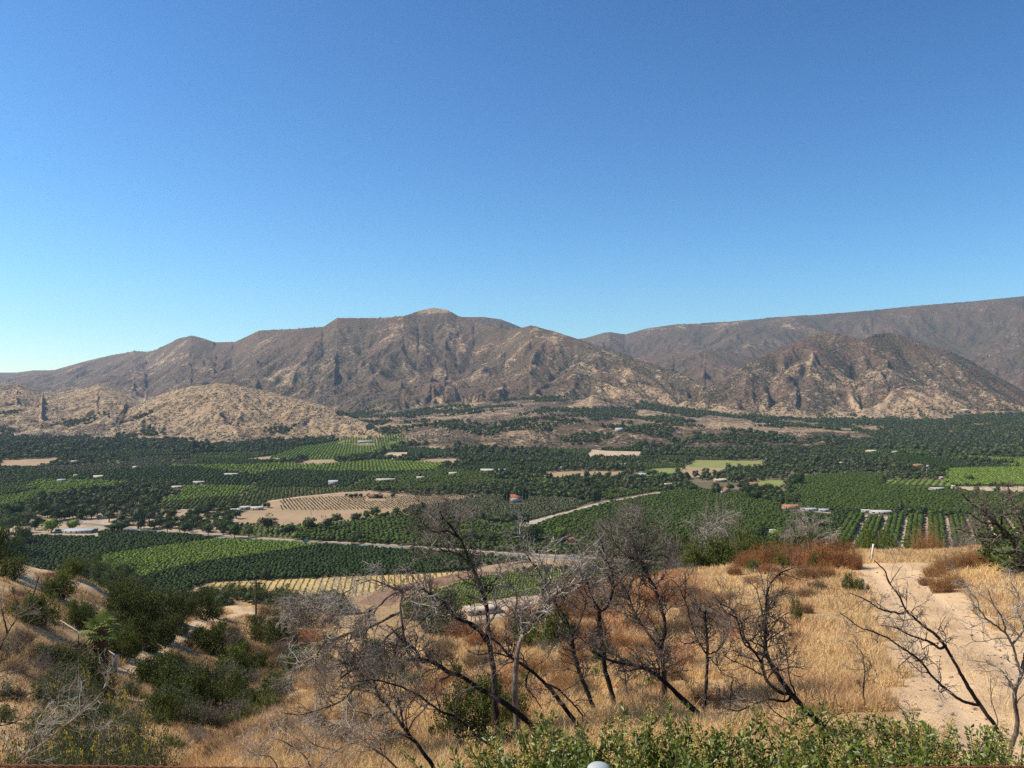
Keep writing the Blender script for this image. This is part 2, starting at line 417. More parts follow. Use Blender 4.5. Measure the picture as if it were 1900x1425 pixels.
def erosion(px, py, dx, dy, seed):
    ix = np.floor(px); iy = np.floor(py); fx = px - ix; fy = py - iy
    H = 0; GX = 0; GY = 0; WT = 1e-6
    for i in (-2, -1, 0, 1):
        for j in (-2, -1, 0, 1):
            hx = hsh(ix - i, iy - j, seed) * .6; hy = hsh(ix - i, iy - j, seed + 7) * .6
            qx = fx + i - hx; qy = fy + j - hy
            w = np.exp(-(qx * qx + qy * qy) * 2.0)
            m = (qx * dx + qy * dy) * 2 * pi
            s = -np.sin(m) * w
            H = H + np.cos(m) * w; GX = GX + s * dx; GY = GY + s * dy; WT = WT + w
    return H / WT, GX / WT, GY / WT

def mtn_base(X, Y):
    zs = []; am = []; ts = []
    for q in LAY:
        z, a, t = layer(q, X, Y); zs.append(z); am.append(a); ts.append(t)
    zs = np.array(zs); k = 9.0
    m = zs.max(0); z = m + k * np.log(np.exp(np.clip((zs - m) / k, -30, 0)).sum(0))
    i = zs.argmax(0)
    return z, i, np.take_along_axis(np.array(am), i[None], 0)[0], np.take_along_axis(np.array(ts), i[None], 0)[0]

AMP = np.array([q['a'][2] for q in LAY], float); WL = np.array([q['a'][3] for q in LAY], float)
TAN = np.array([q['a'][0] for q in LAY]); GRN = np.array([q['a'][1] for q in LAY])
def mtn(X, Y):
    """height, layer index, erosion value, t for mountain country (Y > 1700)"""
    X = np.asarray(X, float); Y = np.asarray(Y, float)
    e = 12.0
    z, i, am, t = mtn_base(X, Y)
    zx = mtn_base(X + e, Y)[0]; zy = mtn_base(X, Y + e)[0]
    gx = (zx - z) / e; gy = (zy - z) / e
    wl = WL[i]; A = AMP[i] * am
    # domain jitter so that gullies bend
    jx = (fbm(X / 300, Y / 300, 91, 3) - .5) * 120; jy = (fbm(X / 300, Y / 300, 97, 3) - .5) * 120
    h = 0.0; cx = 0.0; cy = 0.0; f = 1.0; a = 1.0
    for o in range(6):
        ax = gx + cx; ay = gy + cy
        L = np.sqrt(ax * ax + ay * ay) + 1e-6
        mag = np.minimum(L * 5, 1.05)
        dx = ay / L * mag; dy = -ax / L * mag
        # quantised wavelength keeps cells coherent inside one layer
        H, ex, ey = erosion((X + jx) / wl * f, (Y + jy) / wl * f, dx, dy, 20 + o)
        h = h + H * a; cx = cx + ex * a * 0.55 * 0.5; cy = cy + ey * a * 0.55 * 0.5
        f *= 2.03; a *= 0.52
    er = h
    z2 = z + A * (h - 0.35) * 0.62 + (fbm(X / 60, Y / 60, 33, 4) - .5) * A * 0.35
    z2 = np.where(z < 0.5, np.minimum(z2, z), z2)
    return z2, i, er, t

def ground_z(X, Y):
    X = np.atleast_1d(np.asarray(X, float)); Y = np.atleast_1d(np.asarray(Y, float))
    z = np.zeros_like(X)
    n = Y < 560
    if n.any(): z[n] = np.maximum(near_z(X[n], Y[n]), 0)
    m = Y > 1700
    if m.any(): z[m] = np.maximum(mtn(X[m], Y[m])[0] - 1.0, 0)
    return z
def gz(x, y): return float(ground_z(x, y)[0])

def hit(px, py, dmin=3.0, dmax=1600.0):
    """where the pixel's ray first meets the near hill or the valley"""
    D = np.exp(np.linspace(np.log(dmin), np.log(dmax), 1500))
    zr = EYE - (py - HOR) / F * D; X = (px - 950) / F * D
    g = ground_z(X, D)
    k = np.nonzero(zr <= g + 1e-3)[0]
    d = D[k[0]] if len(k) else (EYE * F / max(py - HOR, 60))
    X = (px - 950) / F * d
    return np.array([X, d, gz(X, d)])
def flat(px, py):
    D = EYE * F / (py - HOR)
    return np.array([(px - 950) / F * D, D])

# ------------------------------------------------------------------ ground materials
def m_mountain():
    m, nt, N, L, b = nodes('chaparral_slope')
    tan = attr(nt, 'tan'); grn = attr(nt, 'grn'); rock = attr(nt, 'rock'); red = attr(nt, 'red')
    n1 = noise(nt, 1 / 45, 8, 0.68, 0.4)
    n2 = noise(nt, 1 / 260, 4, 0.6, 0.6)
    v = noise(nt, 1 / 15, kind='v'); v2 = noise(nt, 1 / 34, kind='v')
    s = mth(nt, 'ADD', mth(nt, 'MULTIPLY', n1, 1.0), mth(nt, 'MULTIPLY', mth(nt, 'SUBTRACT', n2, 0.5), 0.8))
    th = mth(nt, 'SUBTRACT', mth(nt, 'ADD', s, mth(nt, 'SUBTRACT', tan, 0.5)), 0.5)
    n4 = noise(nt, 1 / 11, 5, 0.7)
    fac = ramp(nt, mth(nt, 'ADD', th, mth(nt, 'MULTIPLY', mth(nt, 'SUBTRACT', n4, 0.5), 0.7)), -0.06, 0.14)
    chap = mix(nt, (0.098, 0.058, 0.038), (0.160, 0.095, 0.058), n2)
    chap = mix(nt, chap, (0.050, 0.056, 0.030), grn)
    chap = mix(nt, chap, (0.125, 0.075, 0.045), mth(nt, 'MULTIPLY', red, ramp(nt, n1, 0.35, 0.7)))
    grass = mix(nt, (0.27, 0.18, 0.10), (0.40, 0.275, 0.155), ramp(nt, n1, 0.3, 0.7))
    c = mix(nt, chap, grass, fac)
    # single bushes as dark dots on the dry grass
    dots = mth(nt, 'SUBTRACT', 1.0, ramp(nt, v, 0.30, 0.48))
    c = mix(nt, c, (0.060, 0.055, 0.032), mth(nt, 'MULTIPLY', dots, 0.68))
    # pale rock outcrops
    rk = mth(nt, 'MULTIPLY', ramp(nt, noise(nt, 1 / 26, 6, 0.75), 0.53, 0.63), rock)
    c = mix(nt, c, (0.45, 0.365, 0.275), rk)
    L.new(c, b.inputs['Base Color'])
    h = mth(nt, 'ADD', mth(nt, 'MULTIPLY', noise(nt, 1 / 30, 7, 0.65), 1.0), mth(nt, 'MULTIPLY', dots, 0.16))
    bump(nt, b, mth(nt, 'ADD', h, mth(nt, 'MULTIPLY', n4, 0.25)), 13.0, 1.0)
    return m

def m_valley():
    m, nt, N, L, b = nodes('valley_soil')
    n = noise(nt, 1 / 60, 6, 0.65); n2 = noise(nt, 1 / 6, 4, 0.6)
    c = mix(nt, (0.13, 0.105, 0.06), (0.24, 0.175, 0.10), ramp(nt, n, 0.45, 0.7))
    c = mix(nt, c, (0.07, 0.08, 0.035), ramp(nt, n2, 0.5, 0.7))
    L.new(c, b.inputs['Base Color'])
    return m

def m_near():
    m, nt, N, L, b = nodes('hillside_soil')
    dirt = attr(nt, 'dirt'); red = attr(nt, 'red'); dark = attr(nt, 'dark')
    n1 = noise(nt, 0.35, 8, 0.65); n2 = noise(nt, 3.0, 6, 0.7); n3 = noise(nt, 22.0, 4, 0.7)
    gr = mix(nt, (0.40, 0.25, 0.115), (0.56, 0.37, 0.17), ramp(nt, n1, 0.35, 0.65))
    gr = mix(nt, gr, (0.20, 0.125, 0.07), ramp(nt, n2, 0.5, 0.72))
    gr = mix(nt, gr, (0.33, 0.135, 0.06), mth(nt, 'MULTIPLY', red, ramp(nt, n2, 0.3, 0.6)))
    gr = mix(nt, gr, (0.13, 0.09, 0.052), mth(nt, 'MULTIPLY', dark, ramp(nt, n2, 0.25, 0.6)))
    dt = mix(nt, (0.60, 0.41, 0.23), (0.49, 0.33, 0.18), ramp(nt, n1, 0.4, 0.6))
    dt = mix(nt, dt, (0.64, 0.44, 0.265), ramp(nt, n2, 0.5, 0.75))
    dt = mix(nt, dt, (0.30, 0.20, 0.125), mth(nt, 'MULTIPLY', ramp(nt, n3, 0.6, 0.75), 0.8))
    dt = mix(nt, dt, (0.66, 0.47, 0.30), mth(nt, 'MULTIPLY', attr(nt, 'rut'), 0.45))
    e = mth(nt, 'ADD', dirt, mth(nt, 'ADD', mth(nt, 'MULTIPLY', mth(nt, 'SUBTRACT', n2, 0.5), 0.9), mth(nt, 'MULTIPLY', mth(nt, 'SUBTRACT', n1, 0.5), 0.9)))
    L.new(mix(nt, gr, dt, ramp(nt, e, 0.4, 0.6)), b.inputs['Base Color'])
    bump(nt, b, mth(nt, 'ADD', n2, mth(nt, 'MULTIPLY', n3, 0.25)), 0.12, 0.8)
    return m

# dirt track lines on the near hill (pixels on the photo, half width m)
TRACK = [  # (list of px), half width
 ([(1990,1420),(1900,1330),(1790,1220),(1735,1150),(1690,1100),(1660,1070),(1645,1050)], 1.75),
 ([(210,1256),(262,1238),(262,1225),(292,1206),(320,1190),(352,1163),(385,1154),(425,1148),(462,1142)], 0.9),
 ([(462,1142),(458,1132),(440,1124),(420,1118)], 2.6),
]
TRK = []
for pts, w in TRACK:
    P = [hit(*p)[:2] for p in pts]; TRK.append((np.array(P), w))
def track_d(X, Y):
    best = np.full(X.shape, 99.0)
    for P, w in TRK:
        for a, c in zip(P[:-1], P[1:]):
            ab = c - a; L2 = (ab ** 2).sum() + 1e-9
            t = np.clip(((X - a[0]) * ab[0] + (Y - a[1]) * ab[1]) / L2, 0, 1)
            d = np.hypot(X - a[0] - t * ab[0], Y - a[1] - t * ab[1]) / w
            best = np.minimum(best, d)
    return best

def blob_px(X, Y, Z, blobs):
    x = 950 + F * X / np.maximum(Y, 1); y = HOR + F * (EYE - Z) / np.maximum(Y, 1)
    s = 0
    for bx, by, rx, ry in blobs: s = s + np.exp(-((x - bx) / rx) ** 2 - ((y - by) / ry) ** 2)
    return np.clip(s, 0, 1)
REDS = [(1080,1120,70,50),(970,1270,60,30),(1230,1210,80,30),(1120,1170,50,40),(540,1185,50,14),(1240,1085,60,40),(1480,1130,30,60),(60,1110,50,20),(1360,1170,30,30),(930,1330,40,30)]
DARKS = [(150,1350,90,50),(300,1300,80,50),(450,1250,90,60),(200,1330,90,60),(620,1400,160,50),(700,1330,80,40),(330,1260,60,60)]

def sheet(name, y0, y1, rows, cols, umax, fn, mat, lo=None):
    Yv = np.exp(np.linspace(np.log(y0 + 20), np.log(y1 + 20), rows)) - 20
    u = np.linspace(-umax, umax, cols)
    U, Yg = np.meshgrid(u, Yv); Xg = U * (Yg + 20)
    X = Xg.ravel(); Y = Yg.ravel()
    Z, at = fn(X, Y)
    i = np.arange(rows * cols).reshape(rows, cols)
    f = np.stack([i[:-1, :-1], i[:-1, 1:], i[1:, 1:], i[1:, :-1]], -1).reshape(-1, 4)
    mb = MB(); mb.add(np.c_[X, Y, Z], f)
    o = mb.obj(name, mat, smooth_=True)
    for k, v in at.items():
        a = o.data.attributes.new(k, 'FLOAT', 'POINT'); a.data.foreach_set('value', np.asarray(v, np.float32))
    o['kind'] = 'structure'
    return o

def f_near(X, Y):
    Z = np.maximum(near_z(X, Y), 0)
    d = track_d(X, Y)
    dirt = 1 - smooth(0.55, 1.5, d)
    Z = Z - 0.05 * np.exp(-((d - .45) / .13) ** 2) * (Y < 70) + 0.02 * np.exp(-(d / .15) ** 2) * (Y < 70)
    rut = np.exp(-((d - .45 + .1 * (fbm(X / 3, Y / 3, 66, 2) - .5)) / .12) ** 2)
    # beaten clearing at the near end of the track, bare patches on the far left spur
    dirt = np.maximum(dirt, blob_px(X, Y, Z, [(1850,1290,120,60),(1890,1170,60,60),(1700,1060,50,18),(60,1395,40,28),(760,1190,0.1,0.1)]))
    sc = blob_px(X, Y, Z, [(60,1065,70,26),(130,1085,60,24),(200,1110,60,22),(260,1130,40,14)])
    dirt = np.maximum(dirt, sc * 0.62)
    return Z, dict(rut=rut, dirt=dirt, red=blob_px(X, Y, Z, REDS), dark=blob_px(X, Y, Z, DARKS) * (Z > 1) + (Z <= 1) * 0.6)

def f_mtn(X, Y):
    z, i, er, t = mtn(X, Y)
    Z = np.maximum(z - 1.0, 0)
    # valley floor sinks nothing: flat where the hills have not started
    L = fbm(X / 420, Y / 420, 71, 4) - .5
    tn = TAN[i] + L * 0.5 + (er - .35) * 0.16 - 0.22 * smooth(.25, .9, np.clip(t, 0, 1)) * np.isin(i, [1]) + 0.30 * (1 - smooth(.0, .28, t)) * np.isin(i, [0, 1])
    tn = tn + np.isin(i, [0]) * 0.12 * smooth(950, 1250, 950 + F * X / Y) 
    x = 950 + F * X / Y; y = HOR + F * (EYE - Z) / Y
    tn = tn + 0.5 * np.exp(-((x - 805) / 32) ** 2 - ((y - 577) / 9) ** 2)       # bare rocky summit
    tn = tn + 0.35 * np.exp(-((x - 1270) / 60) ** 2 - ((y - 752) / 14) ** 2) + 0.35 * np.exp(-((x - 830) / 70) ** 2 - ((y - 757) / 14) ** 2)
    gr = GRN[i] + (fbm(X / 180, Y / 180, 77, 3) - .5) * 0.6 - (er - .35) * 0.25
    rk = np.clip(0.35 + (fbm(X / 350, Y / 350, 81, 3) - .5) * 2.2, 0, 1) * np.where(np.isin(i, [6]), 0, 1) * np.where(np.isin(i, [0, 7, 8, 9]), 0.5, 0.8)
    rd = np.isin(i, [4, 5]) * 0.8 + np.isin(i, [1]) * 0.35 + np.isin(i, [0]) * 0.25
    flatm = Z < 0.3
    tn = np.where(flatm, 0.15, tn); gr = np.where(flatm, 0.9, gr)
    return Z, dict(tan=np.clip(tn, 0, 1), grn=np.clip(gr, 0, 1), rock=rk * ~flatm, red=rd)

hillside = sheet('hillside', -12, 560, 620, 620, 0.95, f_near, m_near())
valley = sheet('valley_floor', 560, 1700, 40, 80, 0.95, lambda X, Y: (X * 0, {}), m_valley())
mountains = sheet('mountains', 1700, 12500, 800, 1300, 0.78, f_mtn, m_mountain())
# ------------------------------------------------------------------ fields, roads (flat sheets on the valley floor)
def strip(name, px, mat, lift=0.10, kind='structure', dense=4.0, worldpts=None):
    P = np.array([flat(*p) for p in px]) if worldpts is None else np.array(worldpts)
    y0, y1 = P[:, 1].min(), P[:, 1].max(); n = int(max(3, min(90, (y1 - y0) / dense)))
    mb = MB(); V = []; ys = np.linspace(y0 + .01, y1 - .01, n); m = 9
    for y in ys:
        xs = []
        for a, c in zip(P, np.roll(P, -1, 0)):
            if (a[1] - y) * (c[1] - y) < 0: xs.append(a[0] + (c[0] - a[0]) * (y - a[1]) / (c[1] - a[1]))
        V.append([(x, y) for x in np.linspace(min(xs), max(xs), m)])
    V = np.array(V).reshape(-1, 2)
    z = ground_z(V[:, 0], V[:, 1]) + lift
    i = np.arange(n * m).reshape(n, m)
    mb.add(np.c_[V, z], np.stack([i[:-1, :-1], i[:-1, 1:], i[1:, 1:], i[1:, :-1]], -1).reshape(-1, 4))
    o = mb.obj(name, mat); o['kind'] = kind
    return o

def ribbon(name, px, width, mat, lift):
    P = np.array([flat(*p) for p in px]); 
    d = np.gradient(P, axis=0); d /= np.linalg.norm(d, axis=1, keepdims=True); n = np.c_[-d[:, 1], d[:, 0]]
    V = np.stack([P + n * width / 2, P - n * width / 2], 1).reshape(-1, 2)
    z = ground_z(V[:, 0], V[:, 1]) + lift
    mb = MB(); mb.add(np.c_[V, z], [(2 * i, 2 * i + 1, 2 * i + 3, 2 * i + 2) for i in range(len(P) - 1)])
    o = mb.obj(name, mat); o['kind'] = 'structure'; return o

def m_field(name, a, b_, rows=None, ang=0.0, c_row=None, sc=0.05, cont=(.42, .6)):
    m, nt, N, L, b = nodes(name)
    c = mix(nt, a, b_, ramp(nt, noise(nt, sc, 6, 0.65), *cont))
    c = mix(nt, c, tuple(q * .8 for q in a), ramp(nt, noise(nt, 0.8, 4, 0.65), .45, .65))
    if rows:
        g = N.new('ShaderNodeNewGeometry'); mp = N.new('ShaderNodeMapping'); mp.inputs['Rotation'].default_value = (0, 0, -ang)
        L.new(g.outputs['Position'], mp.inputs[0]); sp = N.new('ShaderNodeSeparateXYZ'); L.new(mp.outputs[0], sp.inputs[0])
        w = mth(nt, 'SINE', mth(nt, 'MULTIPLY', sp.outputs[1], 2 * pi / rows))
        c = mix(nt, c, c_row, mth(nt, 'MULTIPLY', ramp(nt, w, 0.1, 0.8), 0.7))
    L.new(c, b.inputs['Base Color'])
    return m

M_TAN = m_field('dry_stubble', (0.38, 0.265, 0.15), (0.31, 0.21, 0.12), 5.0, R(8), (0.30, 0.205, 0.115), 0.02)
M_SAND = m_field('pale_sand', (0.50, 0.38, 0.25), (0.40, 0.29, 0.185))
M_PLOW = m_field('ploughed_earth', (0.27, 0.165, 0.10), (0.22, 0.13, 0.08), 2.6, R(38), (0.17, 0.10, 0.06))
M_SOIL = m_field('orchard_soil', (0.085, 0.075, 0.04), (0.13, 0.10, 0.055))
M_SEED = m_field('golden_soil', (0.47, 0.315, 0.13), (0.55, 0.38, 0.165), sc=0.1)
M_GRN = m_field('meadow_green', (0.10, 0.15, 0.035), (0.14, 0.18, 0.045))
M_YEL = m_field('yellow_green', (0.20, 0.22, 0.06), (0.26, 0.26, 0.08))
M_ROAD = m_field('asphalt', (0.22, 0.205, 0.185), (0.17, 0.16, 0.145), sc=0.3)
M_LANE = mat_plain('road_paint', (0.75, 0.74, 0.70))
M_VERGE = m_field('road_verge', (0.42, 0.32, 0.21), (0.30, 0.22, 0.13), sc=0.12)

FIELD = {
 'darkL':  [(20,1046),(30,998),(130,996),(200,990),(262,989),(345,994),(404,1000),(175,1034),(90,1062)],
 'light':  [(175,1034),(404,1001),(470,1004),(560,1009),(604,1012),(540,1022),(337,1053),(263,1074),(200,1062)],
 'darkR':  [(263,1074),(337,1053),(540,1022),(604,1012),(680,1017),(780,1026),(905,1037),(890,1050),(870,1058),(790,1064),(640,1070),(394,1080),(330,1100),(280,1100)],
 'seed':   [(385,1084),(394,1081),(640,1071),(790,1065),(860,1061),(780,1078),(700,1096),(640,1112),(540,1114),(400,1104)],
 'plow':   [(660,1120),(700,1098),(790,1076),(872,1060),(960,1048),(1020,1042),(1000,1052),(920,1064),(850,1078),(780,1100),(720,1125)],
 'tanB':   [(872,1060),(905,1050),(960,1040),(1010,1036),(1075,1040),(1075,1056),(1000,1056),(930,1062)],
 'vine':   [(740,1126),(800,1100),(860,1079),(930,1066),(1000,1060),(1080,1060),(1075,1080),(1000,1104),(900,1116),(830,1132)],
 'lot':    [(840,1136),(900,1118),(960,1106),(1040,1104),(1040,1124),(960,1140),(860,1156)],
 'tanA':   [(430,972),(438,958),(480,940),(500,929),(560,921),(640,913),(690,912),(760,919),(800,921),(900,920),(860,928),(790,940),(740,952),(680,962),(640,968),(590,974),(520,976)],
 'olive':  [(770,962),(790,941),(860,928),(905,921),(960,924),(1060,926),(1100,929),(1062,946),(1010,960),(975,968),(900,968),(830,966)],
 'grove':  [(560,1004),(556,986),(600,978),(660,972),(740,958),(772,962),(830,968),(900,970),(960,975),(960,1000),(960,1026),(860,1020),(700,1010),(620,1006)],
 'rightrow': [(985,985),(1010,970),(1066,952),(1134,934),(1240,915),(1330,912),(1440,926),(1455,944),(1500,950),(1545,955),(1545,990),(1500,1004),(1300,1004),(1120,990)],
 'lane':   [(1545,992),(1580,957),(1625,958),(1700,960),(1800,962),(1960,964),(1990,1040),(1800,1050),(1600,1045),(1500,1020)],
 'darkM':  [(1446,928),(1460,912),(1486,892),(1500,884),(1560,880),(1640,880),(1645,888),(1640,902),(1700,904),(1770,905),(1790,913),(1900,917),(1960,920),(1960,958),(1800,957),(1640,950),(1600,950),(1520,948),(1470,942)],
 'yel':    [(1636,902),(1648,891),(1770,892),(1764,903),(1700,904)],
 'sand2':  [(1760,905),(1790,903),(1850,905),(1960,902),(1960,917),(1850,915),(1790,912)],
 'green2': [(1752,888),(1756,871),(1850,869),(1960,867),(1960,896),(1850,897),(1775,896)],
 'tanC':   [(1000,882),(1020,876),(1100,874),(1162,875),(1150,882),(1120,886),(1060,886)],
 'green3': [(1155,883),(1170,876),(1210,870),(1270,868),(1262,875),(1240,881)],
 'tanD':   [(1245,881),(1268,872),(1270,867),(1345,866),(1350,870),(1335,876),(1300,880)],
 'green4': [(1270,862),(1290,854),(1420,855),(1420,861),(1340,863)],
 'lawn':   [(1395,899),(1410,892),(1450,890),(1462,895),(1440,902)],
 'tanE':   [(1084,842),(1098,836),(1190,838),(1190,843),(1140,844)],
 'tanF':   [(0,862),(0,855),(60,852),(112,850),(116,856),(60,862)],
 'tanG':   [(440,848),(520,844),(560,839),(572,843),(555,849),(500,851)],
 'tanH':   [(535,858),(560,853),(590,846),(610,846),(630,855),(590,858)],
 'tanI':   [(705,845),(720,840),(755,839),(762,844),(740,848)],
 'tanJ':   [(760,856),(785,852),(845,851),(870,855),(820,858)],
 'green5': [(500,844),(560,830),(640,818),(740,822),(760,826),(700,836),(640,847),(580,848)],
 'green6': [(560,870),(620,862),(700,855),(760,858),(830,862),(800,870),(700,872)],
 'green7': [(40,902),(70,892),(160,892),(240,896),(200,905),(110,906)],
 'yard':   [(0,990),(0,960),(60,955),(130,958),(200,948),(300,946),(400,944),(445,950),(440,975),(430,998),(330,988),(262,984),(200,986),(120,996),(40,1000)],
}
for k, v in FIELD.items():          # far fields reach a little nearer than the belt of trees in front lets one see
    ys = [p[1] for p in v]; 
    if max(ys) < 908:
        md = (max(ys) + min(ys)) / 2; FIELD[k] = [(x, y + (5.5 if y > md else 0)) for x, y in v]
def fld(name, key, mat): return strip(name, FIELD[key], mat, 0.06 + 0.004 * list(FIELD).index(key))
for k, mm in dict(darkL=M_SOIL, light=M_SOIL, darkR=M_SOIL, grove=M_SOIL, rightrow=M_SOIL, darkM=M_SOIL, olive=m_field('olive_soil', (0.14, 0.125, 0.06), (0.10, 0.10, 0.045)),
                  seed=M_SEED, plow=M_PLOW, tanB=M_TAN, vine=m_field('vineyard_ground', (0.17, 0.17, 0.05), (0.14, 0.15, 0.045)), lot=M_SAND, tanA=M_TAN, lane=M_SAND, yel=M_YEL,
                  sand2=M_SAND, green2=M_GRN, tanC=M_TAN, green3=M_YEL, tanD=M_TAN, green4=M_YEL, lawn=M_YEL, tanE=M_SAND, tanF=M_TAN, tanG=M_TAN, tanH=M_TAN, tanI=M_SAND, tanJ=M_TAN,
                  green5=M_GRN, green6=M_GRN, green7=M_GRN, yard=M_VERGE).items():
    fld('field', k, mm)
ROAD1 = [(-60,966),(60,968),(170,973),(215,978),(262,985),(345,991),(430,998),(500,1003),(560,1006),(640,1010),(700,1013),(780,1018),(850,1023),(960,1031),(1060,1036),(1200,1046)]
ROAD2 = [(940,984),(975,974),(1018,961),(1062,950),(1100,939),(1132,931),(1170,925),(1200,919),(1232,914)]
ribbon('road_verge', ROAD1, 20, M_VERGE, 0.20); ribbon('road', ROAD1, 9.5, M_ROAD, 0.24)
ribbon('road_verge', ROAD2, 13, M_SAND, 0.20); ribbon('road', ROAD2, 6.5, m_field('pale_asphalt', (0.42, 0.38, 0.33), (0.34, 0.30, 0.26), sc=0.3), 0.24)
ribbon('dirt_lane', [(190,978),(200,968),(215,962),(300,952),(340,950)], 9, M_SAND, 0.22)
ribbon('dirt_lane', [(500,931),(560,922),(650,914),(692,911)], 7, M_SAND, 0.22)
ribbon('dirt_lane', [(1000,882),(900,874),(860,873)], 8, M_SAND, 0.22)
ribbon('dirt_lane', [(1640,957),(1590,957),(1500,948)], 6, M_SAND, 0.26)

def inpoly(P, X, Y):
    s = np.zeros(X.shape, bool)
    for a, c in zip(P, np.roll(P, -1, 0)):
        k = (a[1] > Y) != (c[1] > Y)
        with np.errstate(divide='ignore', invalid='ignore'):
            xi = (c[0] - a[0]) * (Y - a[1]) / (c[1] - a[1]) + a[0]
        s ^= k & (X < xi)
    return s
FW = {k: np.array([flat(*p) for p in v]) for k, v in FIELD.items()}
def rows_in(key, row, step, ang, rng, jit=0.12, inset=0):
    P = FW[key]; c = P.mean(0); r = np.abs(P - c).max() * 1.5
    u = np.arange(-r, r, step); v = np.arange(-r, r, row); U, V = np.meshgrid(u, v)
    U = U + rng.normal(0, step * jit, U.shape); V = V + rng.normal(0, row * jit * .5, V.shape)
    X = c[0] + U * cos(ang) - V * sin(ang); Y = c[1] + U * sin(ang) + V * cos(ang)
    X, Y = X.ravel(), Y.ravel(); k = inpoly(P, X, Y)
    return X[k], Y[k]

# ------------------------------------------------------------------ plants: prototypes
rng = np.random.default_rng(11)
ML_CIT = mat_leaf('citrus_leaf', (0.046, 0.072, 0.011), (0.078, 0.108, 0.018), trans=0)
ML_DARK = mat_leaf('avocado_leaf', (0.026, 0.048, 0.010), (0.052, 0.080, 0.018), trans=0)
ML_LIGHT = mat_leaf('light_leaf', (0.13, 0.185, 0.028), (0.18, 0.235, 0.04), trans=0, a2=(0.11, 0.155, 0.025))
ML_OLIVE = mat_leaf('olive_leaf', (0.085, 0.095, 0.045), (0.125, 0.125, 0.06), trans=0)
ML_OAK = mat_leaf('oak_leaf', (0.052, 0.076, 0.022), (0.115, 0.14, 0.045), trans=0.1)
ML_GUM = mat_leaf('eucalyptus_leaf', (0.065, 0.080, 0.040), (0.11, 0.120, 0.060), trans=0.1)
ML_CYP = mat_leaf('cypress_leaf', (0.016, 0.028, 0.012), (0.030, 0.045, 0.018), trans=0)
ML_PALM = mat_leaf('palm_leaf', (0.16, 0.21, 0.055), (0.27, 0.32, 0.10), trans=0.2)
MB_TRUNK = mat_bark('trunk_bark', (0.09, 0.065, 0.045), (0.17, 0.13, 0.10))

def crown(rng, r, h, z0, ncl, nl, leaf, squash=1.0, core=0.72, clr=0.36):
    """foliage: uneven leaf clumps around a knobbly inner mass"""
    mb = MB()
    v, f = ico(1.0, 2 if ncl > 8 else 1)
    nz = 1 + 0.45 * (fbm(v[:, 0] * 2.2 + 9 * rng.random(), v[:, 1] * 2.2 + v[:, 2] * 1.7, rng.integers(99), 3) - .5) * 2
    k = v * nz[:, None] * np.array([r, r, h / 2]) * core
    mb.add(k + np.array([0, 0, z0 + h / 2]), f)
    th = rng.uniform(0, 2 * pi, ncl); cz = rng.uniform(-0.75, 1, ncl); rad = np.sqrt(np.clip(1 - cz * cz * .9, 0.05, 1))
    rr = rng.uniform(0.62, 1.0, ncl)
    C = np.c_[np.cos(th) * rad * r * rr, np.sin(th) * rad * r * rr, cz * h / 2 * rr * squash]
    sz = r * clr * rng.uniform(.6, 1.25, ncl)
    L = []; O = []
    for c, s in zip(C, sz):
        d = rng.normal(0, 1, (nl, 3)); d /= np.linalg.norm(d, axis=1, keepdims=True)
        d *= (rng.random((nl, 1)) ** .4); L.append(c + d * s * np.array([1, 1, .75])); O.append(d)
    L = np.concatenate(L); O = np.concatenate(O)
    V, q = leaves(rng, L + np.array([0, 0, z0 + h / 2]), leaf, leaf * .62, out=O)
    mb.add(V, q)
    return mb

def trunk(rng, h, r, lean=0.08, limbs=3, spread=1.2, z1=None):
    mb = MB(); S = np.zeros((1, 3)); S[0, 2] = -0.3
    P = walk(rng, S, np.array([[rng.normal(0, lean), rng.normal(0, lean), 1]]), [h + .3], 5, 0.06)
    V, q = tubes(P, np.array([r]), np.array([r * .6]), 7); mb.add(V, q)
    if limbs:
        s = np.repeat(P[:, 3], limbs, 0); a = rng.uniform(0, 2 * pi, limbs)
        P2 = walk(rng, s, np.c_[np.cos(a), np.sin(a), np.full(limbs, 1.1)], np.full(limbs, spread), 4, .12)
        V, q = tubes(P2, np.full(limbs, r * .5), np.full(limbs, r * .15), 5); mb.add(V, q)
    return mb

def unlinked(name, mb, mat):
    return bpy.data.objects.new(name, mb.mesh(name, mat))

